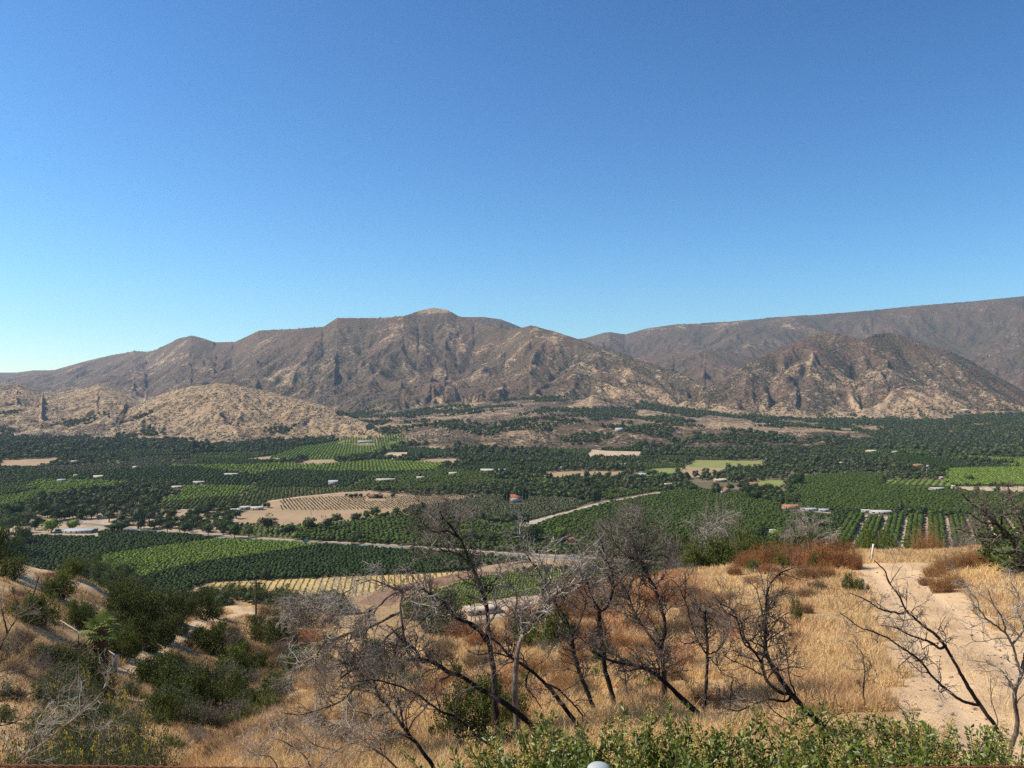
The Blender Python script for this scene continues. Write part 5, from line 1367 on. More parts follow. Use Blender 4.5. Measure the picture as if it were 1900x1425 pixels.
# green shrubs on the slope
many('dark', [(1010,1200,90,64),(1040,1190,60,50),(975,1190,50,46)], 'leafy green shrub behind the pale forked tree', 'leafy shrubs behind the forked tree')
many('dark', [(810,1175,60,50),(840,1165,50,60),(770,1150,50,40)], 'dark green shrub beyond the shoulder at the ravine head', 'shrubs at the ravine head')
many('green', [(830,1185,50,36),(760,1280,60,26)], 'bright green shrub below the dark ones at the ravine head', 'bright shrubs at the ravine head')
many('dark', [(860,1340,80,70),(900,1345,90,80),(840,1380,80,70),(890,1400,100,70),(950,1350,60,60)], 'dense green shrub at the foot of the leaning dark trunk', 'dense shrubs under the dark trunk')
many('green', [(700,1270,40,40),(730,1265,50,50),(680,1290,40,40)], 'green shrub behind the low arching limb', 'shrubs behind the arching limb')
# beyond the crest, right
def far_shrub(kind, x, ytop, D, w, h, label, group=None, name='shrub'):
    X = (x - 950) / F * D; z = gz(X, D); H = EYE - (ytop - HOR) / F * D - z
    e = empty(name, (X, D, z - .1), rng.uniform(0, 6.28), label, 'shrub' if 'tree' not in name else 'tree', group); r = w / F * D / 2; e.scale = (r, r, max(H, .5) / 1.05)
    for nm, me in PR[kind][rng.integers(len(PR[kind]))]:
        o = bpy.data.objects.new(nm, me); COL.objects.link(o); o.parent = e
for a in [('dark',1320,1008,56,90,0,'rounded olive green shrub on the crest right of the tallest burnt tree','g1'),('dark',1345,1015,58,70,0,'rounded olive green shrub on the crest right of the tallest burnt tree','g1'),('green',1288,1018,55,60,0,'rounded olive green shrub on the crest right of the tallest burnt tree','g1'),('green',1375,1010,60,50,0,'rounded olive green shrub on the crest right of the tallest burnt tree','g1')]:
    far_shrub(a[0], a[1], a[2], a[3], a[4], a[5], a[6], 'olive shrubs on the crest')
for x, yt, D, w in ((1400,1008,66,70),(1450,1005,68,70),(1490,1000,70,70),(1530,1000,72,60),(1380,1000,80,60),(1570,1004,72,50)):
    far_shrub('dark', x, yt, D, w, 0, 'olive brown shrub showing just behind the rust red bank', 'shrubs behind the rust bank')
for x, yt, D, w in ((1600,1003,80,50),(1650,1006,78,50),(1690,1008,78,40),(1625,1000,85,50)):
    far_shrub('green', x, yt, D, w, 0, 'light green shrub behind the white stake', 'shrubs behind the stake')
for x, yt, D, w in ((1268,972,95,46),(1330,990,80,50),(1245,996,80,40)):
    far_tree('oak', x, yt, D, w, 'leafy half burnt tree top rising behind the crest', 'leafy tree tops behind the crest')
far_shrub('rust2', 1722, 968, 72, 76, 0, 'bushy brown tree behind the crest right of the stake', None, 'brown_tree')
for x, yt, D, w in ((1340,950,90,90),(1370,975,85,60),(1300,975,80,60),(1490,962,110,80),(1470,985,90,60),(1780,985,80,70),(1810,1000,70,50),(1240,1000,70,60),(1525,985,90,40)):
    far_shrub('twig', x, yt, D, w, 0, 'bare grey tree rising behind the knoll crest', 'bare grey trees behind the crest', 'bare_tree')
for x, yt, D, w in ((1889,975,42,120),(1862,1004,44,90),(1895,1005,40,130),(1875,1030,38,100),(1925,985,40,120)):
    far_tree('oak' if x % 2 else 'pale', x, yt, D, w, 'green leafy tree crowding the right edge of the knoll', 'leafy trees at the right edge')

# ------------------------------------------------------------------ near sumac hedge along the bottom
def sumac_mesh(seed):
    r = np.random.default_rng(seed); n = 62
    a = r.uniform(0, 2 * pi, n); el = r.uniform(.55, 1.5, n)
    P = walk(r, np.c_[np.cos(a), np.sin(a), np.zeros(n)] * r.uniform(.05, .45, (n, 1)), np.c_[np.cos(a) * np.cos(el), np.sin(a) * np.cos(el), np.sin(el)], r.uniform(.55, 1.25, n), 8, .11, (0, 0, .5))
    st = MB(); V, q = tubes(P, np.full(n, .010), np.full(n, .003), 4); st.add(V, q)
    nl = 62; C = []; O = []
    for s in range(nl):
        t = 1.9 + (s / nl) * 5.0; k = np.minimum(int(t), 6); f_ = t - k
        base = P[:, k] * (1 - f_) + P[:, k + 1] * f_; d = P[:, k + 1] - P[:, k]; d /= np.linalg.norm(d, axis=1, keepdims=True)
        side = r.normal(0, 1, (n, 3)); side -= d * (side * d).sum(1, keepdims=True); side /= np.linalg.norm(side, axis=1, keepdims=True)
        o = side * .8 + d * .75 + np.array([0, 0, .15]); o /= np.linalg.norm(o, axis=1, keepdims=True)
        C.append(base + o * .042); O.append(o)
    C = np.concatenate(C); O = np.concatenate(O)
    lf = MB(); V, q = leaves(r, C, .060, .027, out=O * 1.3, fold=True); lf.add(V, q)
    fl = MB(); m = 15; tip = P[r.permutation(n)[:m], -1]
    C = np.repeat(tip, 90, 0) + np.c_[r.normal(0, .026, (m * 90, 2)), r.uniform(-.03, .13, m * 90)]
    V, q = leaves(r, C, .016, .012); fl.add(V, q)
    return st.mesh('stems', M_STEM), lf.mesh('leaves', ML_LAU), fl.mesh('flower_clusters', ML_FLW)
SUM = [sumac_mesh(s) for s in (3, 4, 5)]
hedge = [(965,1388,5.2,.9),(1030,1318,6.2,1.1),(1050,1382,4.4,.95),(1100,1350,5.6,1.1),(1165,1326,5.8,1.1),(1180,1392,4.3,.95),(1230,1335,5.8,1.1),(1285,1358,5.4,.9),(1300,1392,4.3,.95),
         (1350,1330,5.9,1.1),(1405,1350,5.4,1.0),(1430,1395,4.3,.9),(1465,1358,6.0,.9),(1530,1362,5.6,.9),(1590,1325,6.6,1.1),(1560,1395,4.6,.95),(1650,1340,6.4,1.1),(1690,1385,5.0,1.0),(1720,1362,6.4,1.1),(1790,1362,6.4,1.1),(1800,1395,5.0,.9),(1850,1385,6.0,1.0),(1900,1398,5.6,.9),(990,1405,4.6,.9),(925,1408,5.0,.8)]
for k, (x, yt, D, s) in enumerate(hedge):
    X = (x - 950) / F * D; zt = EYE - (yt - HOR) / F * D; zg = gz(X, D); hgt = zt - zg
    e = empty('sumac_bush', (X, D, zt - hgt), rng.uniform(0, 6.28), 'leafy sumac bush with ochre flower clusters at the bottom edge', 'bush', 'sumac bushes along the bottom edge')
    v = hgt / 1.27 * rng.uniform(.84, 1.1); e.scale = (max(s * .92, v * .7), max(s * .92, v * .7), v)
    for me in SUM[k % 3]:
        o = bpy.data.objects.new(me.name.split('.')[0], me); COL.objects.link(o); o.parent = e
# leafy grey green shrub with yellow flowers, bottom left
def leafy(seed, n=50, leaf=.07, fl=60):
    r = np.random.default_rng(seed); P, (V, q) = stems(r, n, 1, 1.2, 8, .12, .012, .5); st = MB(); st.add(V, q)
    m = 3600; i = r.integers(0, n, m); k = r.integers(2, 8, m); C = P[i, k] + r.normal(0, .09, (m, 3))
    lf = MB(); V, q = leaves(r, C, leaf, leaf * .4, up=.2, fold=True); lf.add(V, q)
    ff = MB(); tip = P[r.integers(0, n, 14), -1]; C = np.repeat(tip, 14, 0) + r.normal(0, .035, (14 * 14, 3)); V, q = leaves(r, C, .035, .03); ff.add(V, q)
    return [('stems', st.mesh('stems', M_STEM)), ('leaves', lf.mesh('leaves', ML_SHG)), ('blossoms', ff.mesh('blossoms', ML_YFL))]
LFY = [leafy(s) for s in (7, 8)]
for k, (x, yt, D, w) in enumerate([(150,1255,22,110),(210,1300,18,120),(120,1320,16,130),(260,1330,17,110),(60,1340,14,110),(180,1370,13,130),(290,1370,15,100),(110,1385,11,120),(20,1395,11,100),(240,1395,12,110)]):
    X = (x - 950) / F * D; zt = EYE - (yt - HOR) / F * D; zg = gz(X, D)
    e = empty('flowering_shrub', (X, D, zg - .1), rng.uniform(0, 6.28), 'grey green shrub with yellow flowers at bottom left', 'shrub', 'flowering shrubs in the bottom left corner')
    r_ = w / F * D / 2; e.scale = (r_, r_, (zt - zg) / 1.15)
    for nm, me in LFY[k % 2]:
        o = bpy.data.objects.new(nm, me); COL.objects.link(o); o.parent = e

# ------------------------------------------------------------------ near fan palm, rail, posts, stake, fence
p = hit(183, 1236); D = p[1]; hh = 78 / F * D
e = empty('fan_palm', p, 0, 'fan palm with a shaggy brown trunk beside the dirt track at left', 'palm')
m = MB(); K = 14; P = np.zeros((1, K, 3)); t = np.linspace(0, 1, K); P[0, :, 2] = t * hh * .95 - .3; P[0, :, 0] = .12 * np.sin(t * 2)
V, q = tubes(P, np.array([.48]), np.array([.30]), 12); m.add(V, q)
m.obj('trunk', MB_TRUNK, e)
m = MB(); n = 900; a = rng.uniform(0, 2 * pi, n); z = rng.uniform(.12, .98, n) * hh; S = np.c_[np.cos(a) * .38, np.sin(a) * .38, z]
P = walk(rng, S, np.c_[np.cos(a) * .5, np.sin(a) * .5, -np.ones(n)], rng.uniform(.5, .9, n), 3, .1); V, q = tubes(P, np.full(n, .025), np.full(n, .012), 3); m.add(V, q); m.obj('frond_skirt', ML_DRY, e)
for i in range(20):
    m = MB(); fan_frond(m, rng, np.array([.12, 0, hh * .95 - .3]), i * 2.4 + rng.normal(0, .2), -.35 + 1.7 * (i / 20) ** 1.0, 1.75 * rng.uniform(.8, 1.1), 13, droop=.55); m.obj('frond', ML_PALM, e)
# pipe rail and white post by the palm
M_PIPE = mat_plain('galvanised_pipe', (.40, .39, .37), (.30, .28, .26), rough=.5); M_WH = mat_plain('white_paint', (.72, .68, .60), (.55, .50, .42)); M_RUSTY = mat_plain('rusty_metal', (.20, .075, .035), (.12, .05, .03), scale=30)
a, b_ = hit(112, 1172), hit(213, 1240); a[2] += .9; b_[2] += 1.0
e = empty('pipe_rail', ((a + b_) / 2), 0, 'thin pale pipe rail running down the brown slope to the white post', 'rail')
m = MB(); V, q = tubes(np.array([[a, a * .5 + b_ * .5, b_]]) - (a + b_) / 2, np.array([.05]), np.array([.05]), 6); m.add(V, q); m.obj('rail', M_PIPE, e)
for t in (.05, .35, .65):
    c = a * (1 - t) + b_ * t; g = np.array([c[0], c[1], gz(c[0], c[1]) - .2])
    m = MB(); V, q = tubes(np.array([[g, c]]) - (a + b_) / 2, np.array([.045]), np.array([.045]), 6); m.add(V, q); m.obj('upright', M_PIPE, e)
c = hit(214, 1243); e = empty('gate_post', c, .3, 'square white post where the pipe rail meets the dirt track', 'post')
m = MB(); m.box(-.13, .13, -.13, .13, -.2, 1.0); m.obj('shaft', M_WH, e); m = MB(); m.box(-.16, .16, -.16, .16, 1.0, 1.06); m.obj('cap', M_WH, e)
c = hit(1617, 1040); e = empty('survey_stake', c, 0, 'slightly tilted white wooden stake at the far end of the dirt track', 'stake'); e.rotation_euler = (0, R(7), 0)
m = MB(); m.box(-.045, .045, -.03, .03, -.2, .95); m.obj('shaft', M_WH, e)
# wire fence at the camera's feet
def fpt(x, y, D): return W(x, y, D)
e = empty('wire_fence', (0, 2.2, gz(0, 2.2)), 0, 'rusty wire fence with pale capped post along the bottom edge', 'fence')
base = np.array([0, 2.2, gz(0, 2.2)])
cap = fpt(1111, 1427, 2.2); m = MB(); V, q = tubes(np.array([[(cap[0], cap[1], gz(cap[0], cap[1]) - .2), cap - [0, 0, .012]]]) - base, np.array([.024]), np.array([.024]), 14); m.add(V, q); post = m.obj('post', M_PIPE, e)
m = MB(); v, f = ico(1.0, 2); m.add(v * np.array([.030, .030, .016]) + cap - base, f); cp = m.obj('post_cap', mat_plain('pale_cap', (.42, .45, .44), (.34, .37, .36), rough=.5), post, smooth_=True)
for (xs, y0_, y1_) in (((-60, 420), 1420, 1425), ((420, 1111), 1425, 1433), ((1111, 1560), 1433, 1428), ((1560, 2000), 1428, 1421)):
    A_, B_ = fpt(xs[0], y0_, 2.2), fpt(xs[1], y1_, 2.2); t = np.linspace(0, 1, 60)[:, None]; P = A_ * (1 - t) + B_ * t
    tw = np.c_[np.zeros(60), np.cos(t[:, 0] * 90) * .003, np.sin(t[:, 0] * 90) * .003]
    m = MB()
    for s in (-1, 1): V, q = tubes((P + s * tw - base)[None], np.array([.0022]), np.array([.0022]), 4); m.add(V, q)
    m.obj('wire', M_RUSTY, e)

# ------------------------------------------------------------------ dry grass
def grass(name, n, Xf, h0, h1, wd, c0, c1, label, lean=.6, seed=1):
    r = np.random.default_rng(seed); X, Y, Z, S = Xf(r, n)
    n = len(X); a = r.uniform(0, 2 * pi, n); H = r.uniform(h0, h1, n) * S; w = wd * (0.6 + Y / 25) * r.uniform(.7, 1.3, n)
    b = np.c_[X, Y, Z - .02]; sd = np.c_[np.cos(a), np.sin(a), np.zeros(n)] * w[:, None] / 2
    la = r.uniform(0, 2 * pi, n); ln = np.c_[np.cos(la), np.sin(la), np.zeros(n)] * (H * r.uniform(.1, lean * 2, n))[:, None]
    mid = b + ln * .35 + np.c_[np.zeros((n, 2)), H * .6]; top = b + ln + np.c_[np.zeros((n, 2)), H]
    V = np.stack([b - sd, b + sd, mid + sd * .7, mid - sd * .7, top], 1).reshape(-1, 3); i = np.arange(n)[:, None] * 5
    mb = MB(); k = r.random((n, 1)) * .7 + .3 * fbm(X / 2.5, Y / 2.5, 7, 3)[:, None]; pt = (.78 + .42 * fbm(X / 6, Y / 9, 12, 4))[:, None]; rd = smooth(.5, .7, fbm(X / 5, Y / 7, 44, 3))[:, None] * .38
    C = np.repeat(((np.array(c0) * (1 - k) + np.array(c1) * k) * (1 - rd) + np.array([.36, .19, .09]) * rd) * pt, 5, 0)
    rz = np.repeat(blob_px(X, Y, Z, REDS) * (fbm(X / 1.5, Y / 1.5, 61, 3) > .42) * .8, 5)[:, None]; C = C * (1 - rz) + np.array([.42, .17, .075]) * rz
    mb.add(V, i + np.array([[0, 1, 2, 3]]), C); mb.c = [C]; mb.f.append(i + np.array([[3, 2, 4]])); mb.mi.append(np.zeros(n, np.int32))
    m_, nt, N, L, bs = nodes(name + '_blade'); L.new(attr(nt, 'col', 'Color'), bs.inputs['Base Color'])
    t = N.new('ShaderNodeBsdfTranslucent'); L.new(attr(nt, 'col', 'Color'), t.inputs[0]); x = N.new('ShaderNodeMixShader'); x.inputs[0].default_value = .3
    L.new(bs.outputs[0], x.inputs[1]); L.new(t.outputs[0], x.inputs[2]); L.new(x.outputs[0], N['Material Output'].inputs[0])
    o = mb.obj(name, m_, col=True); tag(o, label, None, kind='stuff'); return o
def knoll(r, n, dens=None, y0=8, y1=64, xa=-420, xb=2250, p=1.3, fade=True):
    D = y0 * (y1 / y0) ** (r.random(n)); x = r.uniform(xa, xb, n); X = (x - 950) / F * D
    Z = ground_z(X, D); d = track_d(X, D)
    bare = blob_px(X, D, Z, [(1860,1290,110,50),(1700,1060,50,18)])
    k = (d > .95 + 1.1 * (fbm(X * .8, D * .8, 5, 4) - .5)) & (bare < .55) & (fbm(X / 1.7, D / 1.7, 15, 4) + (0 if dens is None else dens) > .37)
    k |= (d < .2) & (d > 0.0) & (D < 40) & (r.random(n) < .035)
    cl = .55 + .9 * fbm(X / 1.1, D / 1.1, 25, 3)
    return X[k], D[k], Z[k], cl[k]
grass('dry_grass', 740000, lambda r, n: knoll(r, n), .09, .30, .010, (0.52, 0.35, 0.16), (0.84, 0.62, 0.32), 'golden dry grass covering the knoll and near slopes')
grass('brown_grass', 90000, lambda r, n: knoll(r, n, -.10), .15, .4, .008, (0.28, 0.16, 0.08), (0.46, 0.27, 0.14), 'brown dead stalks standing through the golden grass', seed=3)
def leftslope(r, n):
    D = 45 * (190 / 45) ** r.random(n); x = r.uniform(-60, 620, n); X = (x - 950) / F * D; Z = ground_z(X, D); d = track_d(X, D)
    bk = blob_px(X, D, Z, [(60,1065,70,26),(130,1085,60,24),(200,1110,60,22),(260,1130,40,14)])
    k = (d > 1.05) & (fbm(X / 4, D / 4, 15, 4) > .43 + bk * .14) & (Z > 1); return X[k], D[k], Z[k], .6 + .8 * fbm(X[k] / 3, D[k] / 3, 8, 3)
grass('slope_grass', 200000, leftslope, .2, .55, .012, (0.30, 0.19, 0.10), (0.56, 0.40, 0.21), 'brown and straw grass on the far side of the ravine', seed=4)
# loose stones on the track
def stones():
    r = np.random.default_rng(9); v, f = ico(1, 1); mb = MB(); c = 0
    while c < 260:
        y = r.uniform(1050, 1400); x = r.uniform(1560, 1900); h = hit(x, y)
        if track_d(h[:1], h[1:2])[0] > 1.2: continue
        s = r.uniform(.008, .028) * (.6 + h[1] / 25)
        mb.add((v * (1 + r.normal(0, .15, (len(v), 1)))) * s * np.array([1.2, 1, .6]) + h, f); c += 1
    return tag(mb.obj('gravel', mat_plain('stone', (.36, .26, .19), (.22, .15, .11))), 'small stones scattered on the dirt track', None, kind='stuff')
stones()
# ------------------------------------------------------------------ burnt and dead trees
rng = np.random.default_rng(77)
MBK = {'black': mat_bark('charred_bark', (0.018, 0.015, 0.013), (0.13, 0.108, 0.09), .44, .7, 5),
       'grey': mat_bark('weathered_bark', (0.07, 0.055, 0.044), (0.30, 0.245, 0.19), .36, .62, 5),
       'brown': mat_bark('brown_bark', (0.028, 0.021, 0.017), (0.15, 0.12, 0.095), .46, .68, 6)}
MTW = {'black': mat_bark('charred_twig', (0.05, 0.041, 0.034), (0.24, 0.20, 0.165), .38, .62, 4),
       'grey': mat_bark('grey_twig_bark', (0.17, 0.145, 0.12), (0.46, 0.41, 0.345), .35, .6, 4),
       'brown': mat_bark('brown_twig_bark', (0.08, 0.064, 0.052), (0.30, 0.25, 0.205), .38, .62, 4)}
ZM = {'5': (450, 945, .33684), '6': (900, 945, .33684), '7': (1260, 945, .33684), '4': (0, 945, .33684), 'B': (480, 830, .25263), 'C': (960, 830, .25263), 'D': (1420, 830, .25263), 'P': (0, 0, 1.0)}
def px(z, pts):
    ox, oy, s = ZM[z]; return [(ox + s * a, oy + s * b) for a, b in pts]
def spline(P, n):
    P = np.asarray(P, float); t = np.r_[0, np.cumsum(np.linalg.norm(np.diff(P, axis=0), axis=1))]; T = np.linspace(0, t[-1], n)
    m = np.gradient(P, t, axis=0) if len(P) > 2 else np.repeat((P[1:] - P[:1]) / t[-1], 2, 0)
    i = np.clip(np.searchsorted(t, T, 'right') - 1, 0, len(P) - 2); h = (t[i + 1] - t[i])[:, None]; u = (T[:, None] - t[i][:, None]) / h
    return ((2 * u**3 - 3 * u**2 + 1) * P[i] + (u**3 - 2 * u**2 + u) * h * m[i] + (-2 * u**3 + 3 * u**2) * P[i + 1] + (u**3 - u**2) * h * m[i + 1])
def burnt(limbs, D, label, look='black', twigs=1.0, tl=1.0, base=True, name='burnt_tree', group=None, droop=0.0, seed=0, depth=.55, levels=3, tr=1.0, sh=.055):
    """limbs: (zoom, points, width px at start, width px at end[, twig density]); the first starts in the ground"""
    r = np.random.default_rng(1000 + seed); known = []
    out = []; starts = []
    L3 = []
    for li, lm in enumerate(limbs):
        z, pts, w0, w1 = lm[:4]; dens = lm[4] if len(lm) > 4 else 1.0
        q = np.array(px(z, pts), float)
        if li == 0: dy0 = 0.0
        else:
            kk = np.array(known); j = np.hypot(kk[:, 0] - q[0, 0], kk[:, 1] - q[0, 1]).argmin(); dy0 = kk[j, 2]
            if math.hypot(kk[j, 0] - q[0, 0], kk[j, 1] - q[0, 1]) < 30: q = np.r_[[kk[j, :2]], q]
        if li and np.hypot(*(q[1] - q[0])) < 3: q = q[1:]
        s = np.r_[0, np.cumsum(np.hypot(*np.diff(q, axis=0).T))] / F * D
        trend = 0 if li == 0 else r.uniform(-depth, depth)
        dy = dy0 + trend * s + (0.05 * np.sin(s * r.uniform(2, 4) + r.uniform(0, 6)) * np.minimum(s, 1))
        dy[0] = dy0
        P3 = np.array([W(a, b, D + c) for (a, b), c in zip(q, dy)])
        if li == 0 and base:
            b0 = P3[0].copy(); g = gz(b0[0], b0[1]); d0 = (P3[0] - P3[1]); d0 /= abs(d0[2]) + 1e-6
            if g < b0[2]: P3 = np.r_[[b0 + d0 * min((b0[2] - g + .15), 1.6) * np.array([.6, .6, 1])], P3]; P3[0, 2] = g - .15
        n = max(8, int(len(P3) * 4)); S = spline(P3, n)
        S[1:-1] += r.normal(0, .0035, (n - 2, 3)) * (D / 12)
        for c in S: known.append((950 + F * c[0] / c[1], HOR + F * (EYE - c[2]) / c[1], c[1] - D))
        R0 = w0 * .88 / 2 / F * D; R1 = w1 / 2 / F * D; t = np.linspace(0, 1, n); rad = R0 * (1 - t) + R1 * t
        rad *= 1 + .07 * np.sin(t * 23 + li) + r.normal(0, .03, n)
        if li == 0: rad *= 1 + .5 * np.exp(-t * 14)
        L3.append((S, rad, dens, s[-1]))
    org = L3[0][0][0].copy()
    e = empty(name, org, 0, label, 'tree', group)
    for k, (S, rad, dens, l) in enumerate(L3):
        V, q = tubes((S - org)[None], rad[None], rad[None], 8); m = MB(); m.add(V, q); m.obj('trunk' if k == 0 else 'branch', MBK[look], e, smooth_=True)
    # twigs, level by level
    src_p = []; src_d = []; src_l = []; src_r = []
    for k, (S, rad, dens, l) in enumerate(L3):
        n = int(l * 12 * twigs * dens) + 2; lo = .45 if k == 0 else .12
        t = r.uniform(lo, 1, n) ** .8; i = np.clip((t * (len(S) - 1)).astype(int), 0, len(S) - 2)
        d = S[i + 1] - S[i]; d /= np.linalg.norm(d, axis=1, keepdims=True) + 1e-9
        o = r.normal(0, 1, (n, 3)); o -= d * (o * d).sum(1, keepdims=True); o /= np.linalg.norm(o, axis=1, keepdims=True)
        src_p.append(S[i]); src_d.append(o * .85 + d * .75 + np.array([0, 0, .15 - droop])); src_l.append(r.uniform(.25, .75, n) * tl * (1.1 - .5 * t)); src_r.append(np.minimum(rad[i] * .55, .010 * tr))
    Pp, Pd, Pl, Pr = map(np.concatenate, (src_p, src_d, src_l, src_r)); tw = MB()
    for lv in range(levels):
        K = (8, 6, 4)[lv]; P = walk(r, Pp, Pd, Pl, K, (.24, .27, .3)[lv], (0, 0, .25 - droop * 3))
        V, q = tubes(P - org, Pr, Pr * .45, (4, 3, 3)[lv]); tw.add(V, q)
        if lv == levels - 1: break
        mul = (5, 4)[lv]; n = len(P) * mul; i = np.repeat(np.arange(len(P)), mul); t = r.uniform(.2, 1, n); k = np.clip((t * (K - 1)).astype(int), 0, K - 2)
        d = P[i, k + 1] - P[i, k]; d /= np.linalg.norm(d, axis=1, keepdims=True) + 1e-9
        o = r.normal(0, 1, (n, 3)); o -= d * (o * d).sum(1, keepdims=True); o /= np.linalg.norm(o, axis=1, keepdims=True)
        f_ = (t * (K - 1) - k)[:, None]
        Pp = P[i, k] * (1 - f_) + P[i, k + 1] * f_; Pd = o * .9 + d * .7 + np.array([0, 0, -droop]); Pl = Pl[i] * r.uniform(.3, .65, n); Pr = Pr[i] * (.62, .6)[lv]
    tw.obj('twigs', MTW[look], e)
    return e

burnt([('6', [(725,1165),(700,1020),(665,900),(650,760),(632,640),(628,550)], 11, 7), ('6', [(628,550),(590,490),(562,400),(522,330),(530,240),(500,180)], 5, 2), ('6', [(632,560),(680,520),(705,440),(700,350),(660,260),(640,180),(600,120)], 6, 2), ('6', [(600,500),(560,470),(545,430)], 3, 1.5), ('6', [(705,440),(740,400),(790,340)], 3, 1.5)],
      14.0, 'upright burnt tree with a Y fork, left of the tallest twiggy one', seed=1)
burnt([('6', [(1020,1165),(992,1050),(985,900),(972,790),(962,755)], 12, 9), ('6', [(965,760),(992,680),(978,560),(940,440),(890,350),(842,262),(820,180),(812,60),(800,0)], 8, 2, 1.6), ('6', [(962,760),(900,690),(820,560),(780,450),(730,370),(690,320),(650,260),(600,160)], 6, 2, 1.5), ('6', [(890,350),(860,300),(760,240),(700,150),(690,100)], 4, 1.5, 1.6), ('6', [(842,262),(880,200),(900,120),(890,60)], 3, 1.5, 1.6), ('6', [(955,740),(930,640),(900,590)], 3, 1.5), ('6', [(842,262),(900,230),(960,250),(1020,270)], 3, 1.3, 1.6)],
      14.5, 'tallest burnt tree with twin curved stems and a dense grey twiggy crown', 'brown', seed=2, twigs=1.7, tl=1.1)
burnt([('6', [(612,1130),(562,1000),(512,870),(487,790),(482,690)], 9, 7), ('6', [(482,690),(440,590),(385,510),(340,420),(300,350),(240,260),(218,200)], 5, 2), ('6', [(482,690),(530,600),(552,500),(505,430),(440,380)], 5, 2), ('6', [(385,510),(420,600),(470,660)], 3, 2), ('6', [(240,260),(200,200),(190,140)], 2, 1)],
      13.5, 'thin burnt tree arching left with its crown behind the pale forked one', seed=3)
burnt([('6', [(1350,1270),(1200,1150),(1080,1040),(955,920),(860,870),(760,850),(660,820),(590,780)], 14, 4, .6), ('6', [(955,930),(960,880),(945,825)], 5, 3, .3), ('6', [(945,880),(870,875),(780,892),(730,890)], 4, 2, .6), ('6', [(660,820),(560,740),(500,690)], 3, 1.5), ('6', [(1180,1130),(1000,1170),(870,1205)], 3, 1.2, .2)],
      12.5, 'black burnt trunk leaning steeply left with a snapped stub in the middle', seed=4)
burnt([('6', [(1205,1210),(1212,1060),(1222,900),(1226,780),(1218,640),(1215,560)], 9, 4), ('6', [(1222,800),(1170,720),(1132,610),(1100,500),(1060,420),(1025,385)], 4, 1.5), ('6', [(1100,500),(1105,420),(1100,350)], 3, 1.2), ('6', [(1226,790),(1290,770),(1330,700),(1340,640)], 4, 1.5), ('6', [(1170,720),(1100,740),(1050,700)], 3, 1.2), ('6', [(1240,820),(1280,860),(1275,790),(1320,720)], 3, 1.5)],
      13.0, 'straight burnt stem with a V of thin branches, right of the tallest tree', seed=5)
burnt([('7', [(1000,1400),(900,1290),(790,1190),(690,1100),(620,1020),(560,940),(510,860),(480,780),(478,640),(480,520),(500,420),(560,350),(640,320)], 17, 2, .8), ('7', [(600,1010),(530,990),(470,910),(460,860),(400,770),(350,680),(340,610),(260,570),(200,480)], 8, 2), ('7', [(610,1045),(490,1045),(400,1080),(320,1110),(270,1100)], 6, 2), ('7', [(490,820),(430,790),(360,740),(330,640),(300,560),(230,520)], 5, 2, 1.2), ('7', [(640,1030),(610,940),(595,820),(580,760),(560,700)], 4, 1.5), ('7', [(460,910),(360,860),(290,830),(240,800)], 4, 1.5, 1.3), ('7', [(360,740),(430,690),(465,640)], 3, 1.2), ('7', [(730,1200),(600,1160),(520,1110),(480,1060)], 4, 1.5), ('7', [(800,1190),(870,1130),(940,1120)], 3, 1.2), ('7', [(595,820),(640,770),(655,735)], 2, 1)],
      10.5, 'large burnt tree leaning left over the golden grass with curling grey twigs', seed=6, twigs=1.1)
burnt([('5', [(1510,1150),(1500,1000),(1505,870),(1520,770),(1560,660),(1640,560),(1680,500),(1760,440),(1850,408),(1930,370)], 15, 5, .7), ('5', [(1525,760),(1535,700),(1540,640),(1500,560),(1512,490),(1480,420),(1460,380)], 8, 2), ('5', [(1670,510),(1650,450),(1700,380),(1650,300),(1570,230),(1560,160)], 6, 2), ('5', [(1760,440),(1780,380),(1850,330),(1900,300)], 5, 2), ('5', [(1600,610),(1660,580),(1670,540)], 8, 5, .3), ('5', [(1700,380),(1760,360),(1770,280)], 3, 1.3), ('5', [(1500,560),(1440,590),(1400,560)], 3, 1.3), ('5', [(1560,160),(1500,130),(1440,120)], 3, 1.3, 1.5)],
      12.0, 'pale grey forked dead tree with peeling bark, curving up to the right', 'grey', seed=7)
burnt([('5', [(1390,1015),(1380,870),(1358,730),(1352,600),(1335,490),(1290,370),(1245,275),(1190,150),(1135,85),(1085,10),(1075,-40)], 16, 2, 1.0), ('5', [(1355,720),(1280,640),(1170,590),(1110,515),(1040,470),(950,430),(900,440),(860,440)], 9, 3, 1.6), ('5', [(1250,290),(1185,245),(1100,228),(1010,245),(950,265)], 5, 2, 1.3), ('5', [(1190,150),(1130,120),(1060,125),(1000,80),(950,30)], 5, 1.5, 1.6), ('5', [(1110,515),(1060,560),(1000,600),(960,650)], 4, 1.5, 1.4), ('5', [(1320,440),(1380,400),(1420,330),(1400,280)], 4, 1.5), ('5', [(1352,640),(1400,560),(1390,480)], 3, 1.3), ('5', [(1085,60),(1050,40),(1020,-30)], 3, 1, 1.5), ('5', [(1180,100),(1200,40),(1230,-30)], 3, 1, 1.3)],
      12.8, 'tall dark burnt tree bending left at the top, its twigs crossing the orchards', 'brown', seed=8, twigs=1.15)
